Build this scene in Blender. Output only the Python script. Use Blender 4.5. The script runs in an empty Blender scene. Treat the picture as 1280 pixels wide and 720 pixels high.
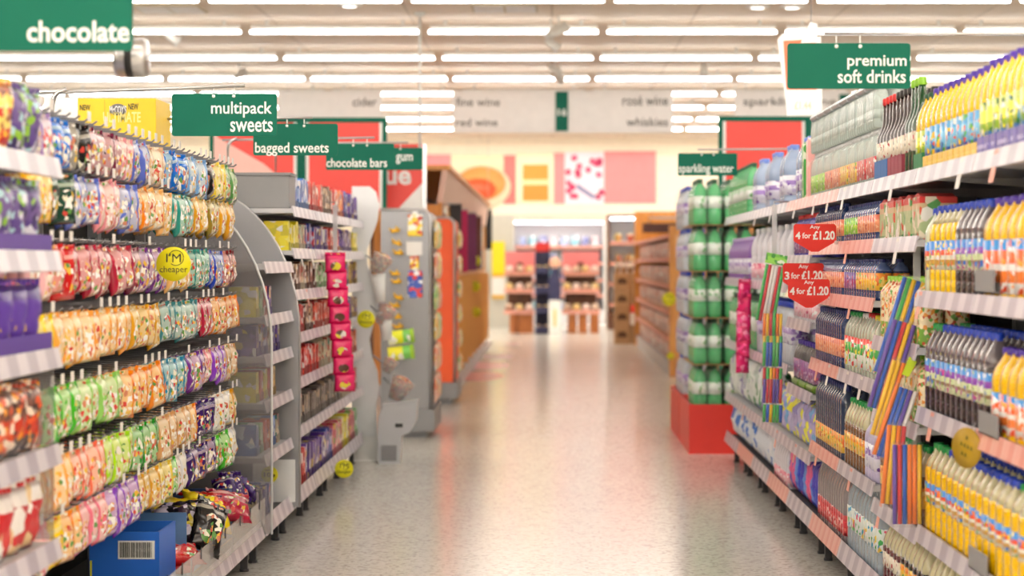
import bpy, bmesh, math, random
from math import sin, cos, pi, radians
from mathutils import Vector, Matrix, noise
random.seed(11)
SC = bpy.context.scene
COL = SC.collection
# ---------------------------------------------------------------- camera, world, exposure
F = 2900.0; VX = 690.0; VY = 328.0; HC = 1.3
cam = bpy.data.cameras.new('camera'); camo = bpy.data.objects.new('camera', cam); COL.objects.link(camo)
camo.location = (0, 0, HC); camo.rotation_euler = (pi/2, 0, 0)
cam.sensor_width = 36; cam.lens = F*36/1280
cam.shift_x = -(VX-640)/1280; cam.shift_y = -(360-VY)/1280
cam.clip_end = 200
cam.dof.use_dof = True; cam.dof.focus_distance = 8.7; cam.dof.aperture_fstop = 3.1
SC.camera = camo
vs = SC.view_settings
vs.view_transform = 'Standard'; vs.look = 'None'; vs.gamma = 1; vs.use_curve_mapping = False
vs.exposure = -0.08
SC.cycles.max_bounces = 8; SC.cycles.diffuse_bounces = 4; SC.cycles.glossy_bounces = 3
SC.cycles.transparent_max_bounces = 14; SC.cycles.caustics_reflective = False; SC.cycles.caustics_refractive = False
SC.cycles.sample_clamp_indirect = 6
w = bpy.data.worlds.new('world'); SC.world = w; w.use_nodes = True
w.node_tree.nodes['Background'].inputs[0].default_value = (1, .95, .88, 1)
w.node_tree.nodes['Background'].inputs[1].default_value = 0.6
TUBE = 13.0; TUBEFAR = 20.0; STRIP = 20.0; STRIPREAR = 38.0; STRIPFAR = 34.0; TUBECOL = (1, .95, .87)

# ---------------------------------------------------------------- helpers
def P(px, py, Y): return Vector(((px-VX)*Y/F, Y, HC+(VY-py)*Y/F))
def lin(c):
    c = c/255.0
    return c/12.92 if c <= .04045 else ((c+.055)/1.055)**2.4
def rgb(t): return (lin(t[0]), lin(t[1]), lin(t[2]), 1)
MATS = {}
def mat(name, c, rough=.45, metal=0, alpha=1, emit=0, coat=0, spec=.5, bump=None):
    if name in MATS: return MATS[name]
    m = bpy.data.materials.new(name); m.use_nodes = True
    b = m.node_tree.nodes['Principled BSDF']
    b.inputs['Base Color'].default_value = rgb(c); b.inputs['Roughness'].default_value = rough
    b.inputs['Metallic'].default_value = metal; b.inputs['Alpha'].default_value = alpha
    b.inputs['Coat Weight'].default_value = coat; b.inputs['Specular IOR Level'].default_value = spec
    nt = m.node_tree
    # faint procedural variation of tone, so that nothing is a dead flat colour
    tc = nt.nodes.new('ShaderNodeTexCoord'); n = nt.nodes.new('ShaderNodeTexNoise'); n.inputs['Scale'].default_value = 9
    nt.links.new(tc.outputs['Object'], n.inputs['Vector'])
    mx = nt.nodes.new('ShaderNodeMix'); mx.data_type = 'RGBA'; mx.blend_type = 'MULTIPLY'; mx.inputs[0].default_value = .12
    mx.inputs[6].default_value = rgb(c)
    nt.links.new(n.outputs['Fac'], mx.inputs[7]); nt.links.new(mx.outputs[2], b.inputs['Base Color'])
    if emit:
        b.inputs['Emission Color'].default_value = rgb(c); b.inputs['Emission Strength'].default_value = emit
    if bump:
        wv = nt.nodes.new('ShaderNodeTexWave'); wv.inputs['Scale'].default_value = bump[0]; wv.bands_direction = 'DIAGONAL'
        nt.links.new(tc.outputs['Object'], wv.inputs['Vector'])
        bp = nt.nodes.new('ShaderNodeBump'); bp.inputs['Strength'].default_value = bump[1]; bp.inputs['Distance'].default_value = .004
        nt.links.new(wv.outputs['Fac'], bp.inputs['Height']); nt.links.new(bp.outputs['Normal'], b.inputs['Normal'])
    MATS[name] = m
    return m
def ramp(nt, stops, const=True):
    r = nt.nodes.new('ShaderNodeValToRGB'); cr = r.color_ramp
    cr.interpolation = 'CONSTANT' if const else 'LINEAR'
    while len(cr.elements) > 1: cr.elements.remove(cr.elements[-1])
    cr.elements[0].position = stops[0][0]; cr.elements[0].color = rgb(stops[0][1])
    for p, c in stops[1:]:
        e = cr.elements.new(p); e.color = rgb(c)
    return r
def pmat(name, stripes, patch, scale=40, amount=.55, rough=.3, window=None, alpha=1, stretch=(1, 1, 1), axis='Z', vary=1.0):
    """printed packaging: horizontal stripes of flat ink up the pack, a broken pattern of inks over them; WINDOW keeps the pattern to an oval of the pack"""
    if name in MATS: return MATS[name]
    m = bpy.data.materials.new(name); m.use_nodes = True; nt = m.node_tree; L = nt.links.new
    b = nt.nodes['Principled BSDF']; b.inputs['Roughness'].default_value = rough; b.inputs['Alpha'].default_value = alpha
    tc = nt.nodes.new('ShaderNodeTexCoord'); oi = nt.nodes.new('ShaderNodeObjectInfo')
    sx = nt.nodes.new('ShaderNodeSeparateXYZ'); L(tc.outputs['Generated'], sx.inputs[0])
    r1 = ramp(nt, stripes); L(sx.outputs[axis], r1.inputs[0])
    mp = nt.nodes.new('ShaderNodeMapping'); mp.inputs['Scale'].default_value = stretch; L(tc.outputs['Object'], mp.inputs[0])
    ml = nt.nodes.new('ShaderNodeMath'); ml.operation = 'MULTIPLY'; ml.inputs[1].default_value = 5.3*vary; L(oi.outputs['Random'], ml.inputs[0])
    ad = nt.nodes.new('ShaderNodeVectorMath'); ad.operation = 'ADD'; L(mp.outputs[0], ad.inputs[0]); L(ml.outputs[0], ad.inputs[1])
    vo = nt.nodes.new('ShaderNodeTexVoronoi'); vo.inputs['Scale'].default_value = scale; L(ad.outputs[0], vo.inputs['Vector'])
    sp = nt.nodes.new('ShaderNodeSeparateColor'); L(vo.outputs['Color'], sp.inputs[0])
    k = len(patch); r2 = ramp(nt, [(i/k, c) for i, c in enumerate(patch)]); L(sp.outputs[0], r2.inputs[0])
    lt = nt.nodes.new('ShaderNodeMath'); lt.operation = 'LESS_THAN'; lt.inputs[1].default_value = amount; L(sp.outputs[1], lt.inputs[0])
    fac = lt.outputs[0]
    if window:
        # oval in the pack's own X and Z
        x0, z0, rx, rz = window
        ee = []
        for o, c, rr in (('X', x0, rx), ('Z', z0, rz)):
            a = nt.nodes.new('ShaderNodeMath'); a.operation = 'SUBTRACT'; a.inputs[1].default_value = c; L(sx.outputs[o], a.inputs[0])
            d = nt.nodes.new('ShaderNodeMath'); d.operation = 'DIVIDE'; d.inputs[1].default_value = rr; L(a.outputs[0], d.inputs[0])
            q = nt.nodes.new('ShaderNodeMath'); q.operation = 'POWER'; q.inputs[1].default_value = 2; L(d.outputs[0], q.inputs[0]); ee.append(q)
        s = nt.nodes.new('ShaderNodeMath'); L(ee[0].outputs[0], s.inputs[0]); L(ee[1].outputs[0], s.inputs[1])
        i_ = nt.nodes.new('ShaderNodeMath'); i_.operation = 'LESS_THAN'; i_.inputs[1].default_value = 1; L(s.outputs[0], i_.inputs[0])
        q = nt.nodes.new('ShaderNodeMath'); q.operation = 'MULTIPLY'; L(fac, q.inputs[0]); L(i_.outputs[0], q.inputs[1]); fac = q.outputs[0]
    mx = nt.nodes.new('ShaderNodeMix'); mx.data_type = 'RGBA'; L(fac, mx.inputs[0]); L(r1.outputs[0], mx.inputs[6]); L(r2.outputs[0], mx.inputs[7])
    L(mx.outputs[2], b.inputs['Base Color'])
    MATS[name] = m
    return m

class MB:
    """collects shapes into one mesh"""
    weld = False
    def __init__(s): s.v = []; s.f = []; s.m = []; s.sm = []
    def add(s, vs, fs, mi=0, smooth=False):
        o = len(s.v); s.v += [tuple(x) for x in vs]
        for f in fs: s.f.append([i+o for i in f]); s.m.append(mi); s.sm.append(smooth)
        return s
    def box(s, x0, x1, y0, y1, z0, z1, mi=0, bev=0.0):
        if x0 > x1: x0, x1 = x1, x0
        if y0 > y1: y0, y1 = y1, y0
        if z0 > z1: z0, z1 = z1, z0
        if bev <= 0:
            vs = [(x, y, z) for z in (z0, z1) for y in (y0, y1) for x in (x0, x1)]
            return s.add(vs, [(0,2,3,1),(4,5,7,6),(0,1,5,4),(2,6,7,3),(0,4,6,2),(1,3,7,5)], mi)
        b = min(bev, (x1-x0)*.45, (y1-y0)*.45, (z1-z0)*.45)
        def ring(i, z):
            X0, X1, Y0, Y1 = x0+i, x1-i, y0+i, y1-i
            return [(X0+b,Y0,z),(X1-b,Y0,z),(X1,Y0+b,z),(X1,Y1-b,z),(X1-b,Y1,z),(X0+b,Y1,z),(X0,Y1-b,z),(X0,Y0+b,z)]
        vs = ring(b*.6, z0)+ring(0, z0+b)+ring(0, z1-b)+ring(b*.6, z1)
        fs = [tuple(range(7, -1, -1)), tuple(range(24, 32))]
        for r in range(3):
            for i in range(8): fs.append((r*8+i, r*8+(i+1) % 8, (r+1)*8+(i+1) % 8, (r+1)*8+i))
        return s.add(vs, fs, mi)
    def lathe(s, prof, n=16, c=(0, 0, 0), mi=0, sq=0.0, smooth=True, axis='z', sy=1.0):
        vs = []; fs = []
        for r, z in prof:
            for i in range(n):
                a = 2*pi*i/n
                k = 1.0
                if sq: k = 1/((abs(cos(a))**(2+sq*6)+abs(sin(a))**(2+sq*6))**(1/(2+sq*6)))
                x, y = r*k*cos(a), r*k*sin(a)*sy
                vs.append((c[0]+x, c[1]+y, c[2]+z) if axis == 'z' else ((c[0]+x, c[1]+z, c[2]+y) if axis == 'y' else (c[0]+z, c[1]+x, c[2]+y)))
        k = len(prof)
        for j in range(k-1):
            for i in range(n): fs.append((j*n+i, j*n+(i+1) % n, (j+1)*n+(i+1) % n, (j+1)*n+i))
        if prof[0][0] > 1e-5: fs.append(tuple(range(n-1, -1, -1)))
        if prof[-1][0] > 1e-5: fs.append(tuple(range((k-1)*n, k*n)))
        if axis == 'y': fs = [tuple(reversed(f)) for f in fs]
        return s.add(vs, fs, mi, smooth)
    def tube(s, pts, r, n=8, mi=0):
        pts = [Vector(p) for p in pts]; vs = []; fs = []
        for i, p in enumerate(pts):
            d = (pts[min(i+1, len(pts)-1)]-pts[max(i-1, 0)]).normalized()
            u = d.cross(Vector((0, 0, 1)));
            if u.length < 1e-3: u = d.cross(Vector((1, 0, 0)))
            u.normalize(); q = d.cross(u)
            for k in range(n):
                a = 2*pi*k/n; vs.append(p+u*r*cos(a)+q*r*sin(a))
        for j in range(len(pts)-1):
            for i in range(n): fs.append((j*n+i, j*n+(i+1) % n, (j+1)*n+(i+1) % n, (j+1)*n+i))
        fs.append(tuple(range(n-1, -1, -1))); fs.append(tuple(range((len(pts)-1)*n, len(pts)*n)))
        return s.add(vs, fs, mi, True)
    def prism(s, out, t0, t1, plane='xz', mi=0, smi=None):
        """outline in a plane pushed along the third axis"""
        n = len(out)
        def q(p, t): return (p[0], t, p[1]) if plane == 'xz' else ((t, p[0], p[1]) if plane == 'yz' else (p[0], p[1], t))
        vs = [q(p, t0) for p in out]+[q(p, t1) for p in out]
        s.add(vs, [tuple(range(n)), tuple(range(2*n-1, n-1, -1))], mi)
        return s.add(vs, [(i, n+i, n+(i+1) % n, (i+1) % n) for i in range(n)], mi if smi is None else smi)
    def mesh(s, name, mats):
        me = bpy.data.meshes.new(name); me.from_pydata(s.v, [], s.f)
        for m in (mats if isinstance(mats, (list, tuple)) else [mats]): me.materials.append(m)
        me.polygons.foreach_set('material_index', s.m); me.polygons.foreach_set('use_smooth', s.sm)
        bm = bmesh.new(); bm.from_mesh(me)
        if s.weld: bmesh.ops.remove_doubles(bm, verts=bm.verts, dist=1e-6)
        bmesh.ops.recalc_face_normals(bm, faces=bm.faces); bm.to_mesh(me); bm.free()
        me.update(); return me

USED = {}
def obj(name, data, parent=None, loc=None, rz=0.0, rot=None):
    o = bpy.data.objects.new(name, data); COL.objects.link(o)
    if loc is not None: o.location = loc
    if rot is not None: o.rotation_euler = rot
    elif rz: o.rotation_euler = (0, 0, rz)
    if parent is not None: o.parent = parent
    return o
def tag(o, label, cat, group=None):
    o['label'] = label; o['category'] = cat
    if group: o['group'] = group
    USED.setdefault(label, []).append(o.name)
    return o
def struct(name, data, **k):
    o = obj(name, data, **k); o['kind'] = 'structure'; return o
def part(name, mb, mats, parent, loc=None, rz=0.0, rot=None, label=None):
    o = obj(name, mb.mesh(name, mats), parent, loc, rz, rot)
    if label: o['label'] = label
    return o
ONES = 'zeroth first second third fourth fifth sixth seventh eighth ninth tenth eleventh twelfth thirteenth fourteenth fifteenth sixteenth seventeenth eighteenth nineteenth'.split()
def ordw(n):
    if n < 20: return ONES[n]
    t = {2: 'twent', 3: 'thirt', 4: 'fort', 5: 'fift', 6: 'sixt', 7: 'sevent', 8: 'eight', 9: 'ninet'}[n//10]
    return t+'ieth' if n % 10 == 0 else t+'y-'+ONES[n % 10]
class Proto:
    """a kind of thing: root mesh and its part meshes, copied wherever the shop shows one"""
    def __init__(s, name, cat, root, kids=()): s.name, s.cat, s.root, s.kids = name, cat, root, list(kids)
    def put(s, loc, label, group=None, rz=0.0, rot=None, sc=1.0):
        o = tag(obj(s.name, s.root, None, loc, rz, rot), label, s.cat, group)
        if sc != 1.0: o.scale = (sc, sc, sc) if not isinstance(sc, tuple) else sc
        for nm, me, l in s.kids:
            c = obj(nm, me, o)
            if l is not None: c.location = l
        return o
_txt = {}
def text_mesh(body, w_, h_, m, t=.0015, bold=.0):
    """lettering as real raised shapes, W by H, lower left at the origin, facing -Y"""
    cu = bpy.data.curves.new('lettering', 'FONT'); cu.body = body; cu.size = 1; cu.offset = bold; cu.resolution_u = 3
    o = bpy.data.objects.new('tmp', cu); me = bpy.data.meshes.new_from_object(o)
    bpy.data.objects.remove(o); bpy.data.curves.remove(cu)
    xs = [v.co.x for v in me.vertices]; ys = [v.co.y for v in me.vertices]
    x0, x1, y0, y1 = min(xs), max(xs), min(ys), max(ys)
    for v in me.vertices: v.co = ((v.co.x-x0)/(x1-x0)*w_, 0, (v.co.y-y0)/(y1-y0)*h_)
    me.materials.clear(); me.materials.append(m); me.update()
    return me
def letter(body, parent, x0, z0, x1, z1, y, m, bold=.02, name='lettering'):
    return obj(name, text_mesh(body, x1-x0, z1-z0, m, bold=bold), parent, (x0, y, z0))

# ---------------------------------------------------------------- materials
M_green = mat('sign_green', (4, 100, 80), .6, spec=.2); M_white = mat('white_ink', (245, 245, 242), .5)
M_steel = mat('brushed_steel', (190, 190, 192), .3, .9); M_grey = mat('grey_paint', (140, 141, 144), .45)
M_shelf = mat('shelf_white_grey', (196, 196, 200), .4); M_dark = mat('dark_grey_paint', (52, 52, 56), .5)
M_black = mat('black_panel', (13, 13, 14), .6); M_back = mat('back_panel_grey', (70, 68, 70), .55)
M_red = mat('barker_red', (222, 40, 30), .4); M_yellow = mat('roundel_yellow', (238, 232, 20), .45)
M_ink = mat('dark_ink', (30, 40, 30), .6); M_clear = mat('clear_acrylic', (215, 218, 220), .12, alpha=.16)
M_film = mat('clear_film', (235, 240, 240), .1, alpha=.07); M_card = mat('brown_card', (176, 140, 100), .7)
M_pinktick = mat('pink_ticket', (236, 168, 150), .5); M_whitetick = mat('white_ticket', (236, 232, 228), .5)
M_wood = None
def railmat(name, base, a, bcol, scale):
    """shelf-edge strip with printed price tickets slid into it"""
    m = bpy.data.materials.new(name); m.use_nodes = True; nt = m.node_tree; L = nt.links.new; b = nt.nodes['Principled BSDF']
    b.inputs['Roughness'].default_value = .3
    tc = nt.nodes.new('ShaderNodeTexCoord'); sx = nt.nodes.new('ShaderNodeSeparateXYZ'); L(tc.outputs['Object'], sx.inputs[0])
    mu = nt.nodes.new('ShaderNodeMath'); mu.operation = 'MULTIPLY'; mu.inputs[1].default_value = scale; L(sx.outputs['Y'], mu.inputs[0])
    fl = nt.nodes.new('ShaderNodeMath'); fl.operation = 'FRACT'; L(mu.outputs[0], fl.inputs[0])
    r = ramp(nt, [(0, base), (.16, a), (.62, bcol), (.7, base)]); L(fl.outputs[0], r.inputs[0]); L(r.outputs[0], b.inputs['Base Color'])
    return m
M_rail = railmat('rail_white', (174, 168, 182), (208, 203, 212), (188, 182, 196), 5)
M_railpink = railmat('rail_pink', (226, 150, 140), (236, 176, 166), (240, 200, 192), 7)
# ---------------------------------------------------------------- the setting
CEIL = 3.38
def floormat():
    m = bpy.data.materials.new('terrazzo_tiles'); m.use_nodes = True; nt = m.node_tree; L = nt.links.new; b = nt.nodes['Principled BSDF']
    tc = nt.nodes.new('ShaderNodeTexCoord')
    br = nt.nodes.new('ShaderNodeTexBrick'); br.offset = 0; br.inputs['Scale'].default_value = 1
    br.inputs['Brick Width'].default_value = .6; br.inputs['Row Height'].default_value = .6; br.inputs['Mortar Size'].default_value = .004
    br.inputs['Color1'].default_value = rgb((235, 233, 226)); br.inputs['Color2'].default_value = rgb((231, 228, 221)); br.inputs['Mortar'].default_value = rgb((236, 232, 222))
    L(tc.outputs['Object'], br.inputs['Vector'])
    vo = nt.nodes.new('ShaderNodeTexVoronoi'); vo.inputs['Scale'].default_value = 62; L(tc.outputs['Object'], vo.inputs['Vector'])
    sp = nt.nodes.new('ShaderNodeSeparateColor'); L(vo.outputs['Color'], sp.inputs[0])
    r = ramp(nt, [(0, (164, 160, 150)), (.16, (228, 226, 218)), (.62, (242, 241, 235)), (.9, (200, 196, 184))]); L(sp.outputs[0], r.inputs[0])
    mx = nt.nodes.new('ShaderNodeMix'); mx.data_type = 'RGBA'; mx.inputs[0].default_value = .55; L(br.outputs['Color'], mx.inputs[6]); L(r.outputs[0], mx.inputs[7])
    L(mx.outputs[2], b.inputs['Base Color'])
    b.inputs['Roughness'].default_value = .16; b.inputs['Specular IOR Level'].default_value = .55
    return m
def ceilmat():
    m = bpy.data.materials.new('ceiling_tiles'); m.use_nodes = True; nt = m.node_tree; L = nt.links.new; b = nt.nodes['Principled BSDF']
    tc = nt.nodes.new('ShaderNodeTexCoord')
    br = nt.nodes.new('ShaderNodeTexBrick'); br.offset = 0; br.inputs['Scale'].default_value = 1
    br.inputs['Brick Width'].default_value = 1.2; br.inputs['Row Height'].default_value = 6; br.inputs['Mortar Size'].default_value = .012
    br.inputs['Color1'].default_value = rgb((236, 220, 202)); br.inputs['Color2'].default_value = rgb((230, 214, 196)); br.inputs['Mortar'].default_value = rgb((206, 188, 168))
    L(tc.outputs['Object'], br.inputs['Vector']); L(br.outputs['Color'], b.inputs['Base Color']); b.inputs['Roughness'].default_value = .6
    return m
HW = 12.5; YB = -9.0; YE = 52.0; YW = 41.0
M_cream = mat('cream_wall', (250, 238, 216), .6)
struct('floor', MB().box(-HW, HW, YB, YE, -.1, 0).mesh('floor', floormat()))
struct('ceiling', MB().box(-HW, HW, YB, YE, CEIL, CEIL+.1).mesh('ceiling', ceilmat()))
struct('wall_left', MB().box(-HW-.1, -HW, YB, YE, 0, CEIL).mesh('wall_left', M_cream))
struct('wall_right', MB().box(HW, HW+.1, YB, YE, 0, CEIL).mesh('wall_right', M_cream))
struct('wall_behind', MB().box(-HW, HW, YB-.1, YB, 0, CEIL).mesh('wall_behind', M_cream))
struct('wall_back', MB().box(-HW, HW, YE, YE+.1, 0, CEIL).mesh('wall_back', M_cream))
zb = P(0, 268, YW).z
struct('wall_bulkhead', MB().box(-HW, HW, YW, YW+.3, zb, CEIL).mesh('wall_bulkhead', M_cream))
# tube lights: the rows in view, each fitting a thing of its own
M_tube = mat('tube_glow', (255, 251, 245), .5, emit=TUBE)
M_strip = mat('strip_glow', (255, 251, 245), .5, emit=STRIP)
M_striprear = mat('strip_glow_rear', (255, 251, 245), .5, emit=STRIPREAR)
M_tubefar = mat('tube_glow_far', (255, 251, 245), .5, emit=TUBEFAR); M_stripfar = mat('strip_glow_far', (255, 251, 245), .5, emit=STRIPFAR)
ROWS = [17.55, 19.94, 22.5, 25.05, 27.3, 29.7, 32.1, 34.5]
tb = MB().lathe([(.001, -.7275), (.012, -.7275), (.0155, -.715), (.0155, .715), (.012, .7275), (.001, .7275)], 10, axis='x')
tbn, tbf = tb.mesh('tube', M_tube), tb.mesh('tube', M_tubefar)
body = MB().box(-.72, .72, -.02, .02, .03, .06, bev=.006).box(-.6, -.57, -.01, .01, .06, .10).box(.57, .6, -.01, .01, .06, .10).mesh('fitting', M_white)
tubeP = Proto('ceiling_light', 'light', body, [('tube', tbn, None)]); tubeF = Proto('ceiling_light', 'light', body, [('tube', tbf, None)])
for r, y in enumerate(ROWS):
    k0 = math.ceil((-690*y/F+.2+1.1)/1.535)-1; k1 = math.floor((590*y/F+1.1)/1.535)
    for n, k in enumerate(range(k0, k1+1)):
        x = -1.1+1.535*(k+.5)
        (tubeP if y < 24 else tubeF).put((x, y, CEIL-.10), 'lit fluorescent tube, %s from the left in the %s ceiling row from the entrance end' % (ordw(n+1), ordw(r+1)), 'fluorescent tubes in rows on the ceiling')
for i, y in enumerate([15.0, 12.5, 10.0, 7.5, 5.0, 2.5, 0.0, -2.5, -5.0, -7.5]):
    struct('ceiling_strip_unseen', MB().box(-10.5, 10.5, y-.03, y+.03, CEIL-.06, CEIL-.005).mesh('ceiling_strip_unseen', M_strip if y > 1 else M_striprear))
for i, y in enumerate([35.9, 39.2, 43.0, 45.5, 48.0]):  # strips in front of the bulkhead are added to brighten it and the ceiling
    struct('ceiling_strip_unseen', MB().box(-10.5, 10.5, y-.03, y+.03, CEIL-.06, CEIL-.005).mesh('ceiling_strip_unseen', M_stripfar))
for y in (35.5, 38.8): struct('trim_added_pelmet', MB().box(-HW, HW, y, y+.04, CEIL-.12, CEIL).mesh('trim_added_pelmet', M_cream))  # added boards that only screen the added strips from the camera

# ---------------------------------------------------------------- gondola bays
XR = 1.13; XL = -1.22
def upright(x, y, z1):
    return MB().box(x-.02, x+.02, y-.015, y+.015, 0, z1)
def bay(side, y0, y1, levels, label, xf, depth=.52, top=1.72, backm=None, rails=None, base=True, tickets=(), basetop=.2, pegs=None):
    """one bay of shelving: back panel, plinth on feet, uprights, shelves with their price rails"""
    root = tag(obj('shelving_bay', None, None, (xf, (y0+y1)/2, 0)), label, 'shelving', 'shelving bays along the aisle')
    h = (y1-y0)/2-.0015; s = side; xb = s*(depth+.03)
    part('back_panel', MB().box(xb, xb+s*.03, -h, h, .05, top), backm or M_back, root)
    for yy in (-h+.016, h-.016):
        part('upright', upright(xb-s*.02, yy, top), M_grey, root)
    b = MB().box(s*.03, xb, -h, h, .1, basetop-.03)
    b.box(s*.12, s*.15, -h, h, .03, .1)
    part('base_deck', b, M_dark, root)
    for yy in (-h+.12, h-.12):
        part('foot', MB().box(s*.06, s*.09, yy-.015, yy+.015, .0, .1).lathe([(.02, 0), (.02, .012)], 10, (s*.075, yy, 0)), M_dark, root)
    part('base_rail', MB().prism([(0, .13), (s*.012, .125), (s*.03, basetop-.01), (s*.02, basetop)], -h+.003, h-.003, plane='xz') , (rails or {}).get(0, M_rail), root)
    for i, z in enumerate(levels):
        sh = MB().box(s*.012, xb, -h+.004, h-.004, z-.03, z-.008)
        for yy in (-h+.05, h-.05): sh.prism([(s*.06, z-.03), (xb, z-.03), (xb, z-.07)], yy-.004, yy+.004)
        so = part('shelf', sh, M_shelf, root)
        rm = (rails or {}).get(i+1, M_rail)
        part('price_rail', MB().prism([(0, z-.046), (s*.006, z-.048), (s*.02, z+.002), (s*.012, z+.004)], -h+.004, h-.004), rm, so)
        for (yy, ti, mm) in tickets:
            if ti == i:
                part('ticket', MB().prism([(-s*.006, z-.085), (-s*.0045, z-.085), (s*.012, z+.0), (s*.0105, z+.0)], yy-.03, yy+.03), mm, so)
    return root
RB = [5.25, 6.25, 7.25, 8.24, 9.23, 10.24, 11.24, 12.24, 13.24, 14.24, 15.24]
RLV = {1: [1.59, 1.21, .85, .48], 2: [1.59, 1.21, .85, .48], 3: [1.59, 1.38, 1.04, .79, .465], 4: [1.59, 1.38, 1.17, .88, .515], 5: [1.59, 1.38, 1.17, .88, .515],
       6: [1.59, 1.33, 1.035, .72, .45], 7: [1.59, 1.2, .80, .45], 8: [1.59, 1.2, .80, .45], 9: [1.59, 1.2, .80, .45], 10: [1.59, 1.2, .80, .45]}
RP = {1: {3: M_railpink}, 3: {}, 4: {2: M_railpink, 3: M_railpink, 4: M_rail, 5: M_rail}, 5: {2: M_railpink, 3: M_railpink, 4: M_railpink, 5: M_railpink, 0: M_railpink, 1: M_railpink}, 6: {1: M_railpink}, 7: {0: M_railpink}, 9: {0: M_railpink}}
RT = {1: [(.2, 0, M_pinktick)], 2: [(.42, 1, M_pinktick), (.2, 2, M_pinktick), (-.3, 0, M_whitetick)], 3: [(-.1, 1, M_whitetick), (.3, 4, M_pinktick), (.0, 0, M_whitetick)],
      4: [(.2, 1, M_pinktick), (.1, 2, M_pinktick), (.2, 3, M_whitetick), (-.2, 3, M_whitetick), (.1, 4, M_pinktick), (.3, 0, M_whitetick)], 5: [(.2, 3, M_pinktick), (-.2, 3, M_whitetick), (.2, 4, M_pinktick), (.3, 0, M_whitetick), (-.2, 0, M_whitetick)],
      6: [(.1, 4, M_pinktick), (.1, 0, M_whitetick)], 7: [(0, 3, M_pinktick), (.3, 0, M_whitetick)], 8: [(.2, 0, M_whitetick)], 9: [(0, 3, M_pinktick)]}
RNAME = {i: (['nearest'] + ONES[2:])[i-1]+' drinks bay' for i in range(1, 11)}
for i in range(1, 11):
    bay(1, RB[i-1], RB[i], RLV[i], 'grey shelving bay of the drinks side, %s' % ('nearest the camera' if i == 1 else '%s counted away from the camera' % ordw(i)), XR, rails=RP.get(i), tickets=RT.get(i, ()), backm=M_black)
# left: one shelved bay, four peg bays, one small shelved bay, four chocolate bays
LN = 5.8
bay(-1, 4.8, LN, [1.556, 1.325, 1.085, .845, .61, .39], 'grey shelving bay of chocolate pouches, nearest the camera on the sweets side', XL, backm=M_back)
PEGY = [5.83, 6.85, 7.86, 8.87, 9.88]
CH = [11.0, 12.03, 13.05, 14.07, 15.1]
HOOK = [1.70, 1.553, 1.357, 1.17, .974, .785, .625]
XH = -1.33                                         # front of the hanging bags
for i in range(4):
    y0, y1 = PEGY[i], PEGY[i+1]
    r = bay(-1, y0, y1, [], 'shelving bay of hooked sweet bags, %s from the camera' % ordw(i+1), XL, backm=M_black, basetop=.2)
    h = (y1-y0)/2
    h -= .003; rs = MB().box(-.004, 0.0, -h+.004, h-.004, .19, .30)
    part('clear_riser', rs, mat('riser_acrylic', (205, 200, 198), .1, alpha=.45), r)
    for k in range(3):
        part('riser_clip', MB().box(.0005, .004, -.01+(k-1)*.3-.003, -.01+(k-1)*.3+.003, .27, .31), M_dark, r)
    for zz in HOOK:
        part('cross_bar', MB().tube([(-.47, -h+.02, zz+.02), (-.47, h-.02, zz+.02)], .008, 6), M_steel, r)
bay(-1, 9.92, 10.98, [1.30, 1.07, .90, .70, .47], 'short shelving bay behind the clear curved divider', XL, backm=M_grey)
CLV = [1.565, 1.365, 1.165, .955, .735, .495]
for i in range(4):
    bay(-1, CH[i]+.02, CH[i+1], CLV, 'grey shelving bay of chocolate bars, %s past the grey curved divider' % ordw(i+1), XL, backm=M_black,
        tickets=[(.1, 2, M_pinktick), (-.2, 1, M_whitetick), (-.3, 4, M_pinktick), (.3, 1, M_whitetick)] if i in (0, 2) else ())
# curved dividers (fins) between them
def fin(y, zt, zc, xb, t, m, label, edge, z0=.14):
    out = [(xb, z0), (-1.20, z0), (-1.20, .95)]
    for k in range(1, 13):
        a = k/12*pi/2
        out.append((-1.20-(1-cos(a))*(-1.20-xb)*.9, .95+sin(a)*(zt-.95)))
    out.append((xb, zt))
    o = tag(part('curved_divider', MB().prism(out, y-t, y+t), m, None), label, 'divider')
    part('edge_trim', MB().tube([(p[0]+.004, y, p[1]) for p in out[1:-1]], .006, 6), edge, o)
    return o
fin(9.9, 1.63, 0, -1.77, .004, mat('smoked_acrylic', (150, 148, 150), .1, alpha=.42), 'clear curved acrylic divider at the far end of the hanging sweets', mat('acrylic_edge', (225, 228, 230), .2))
def perf():
    m = bpy.data.materials.new('perforated_steel'); m.use_nodes = True; nt = m.node_tree; L = nt.links.new; b = nt.nodes['Principled BSDF']
    b.inputs['Metallic'].default_value = .5; b.inputs['Roughness'].default_value = .35
    tc = nt.nodes.new('ShaderNodeTexCoord'); vo = nt.nodes.new('ShaderNodeTexVoronoi'); vo.inputs['Scale'].default_value = 70; vo.inputs['Randomness'].default_value = 0
    L(tc.outputs['Object'], vo.inputs['Vector']); r = ramp(nt, [(0, (88, 88, 92)), (.3, (150, 151, 155))], False); L(vo.outputs['Distance'], r.inputs[0]); L(r.outputs[0], b.inputs['Base Color'])
    return m
M_perf = perf()
fin(11.0, 1.66, 0, -1.77, .008, M_perf, 'grey perforated steel curved divider before the chocolate shelves', M_steel)
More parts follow.
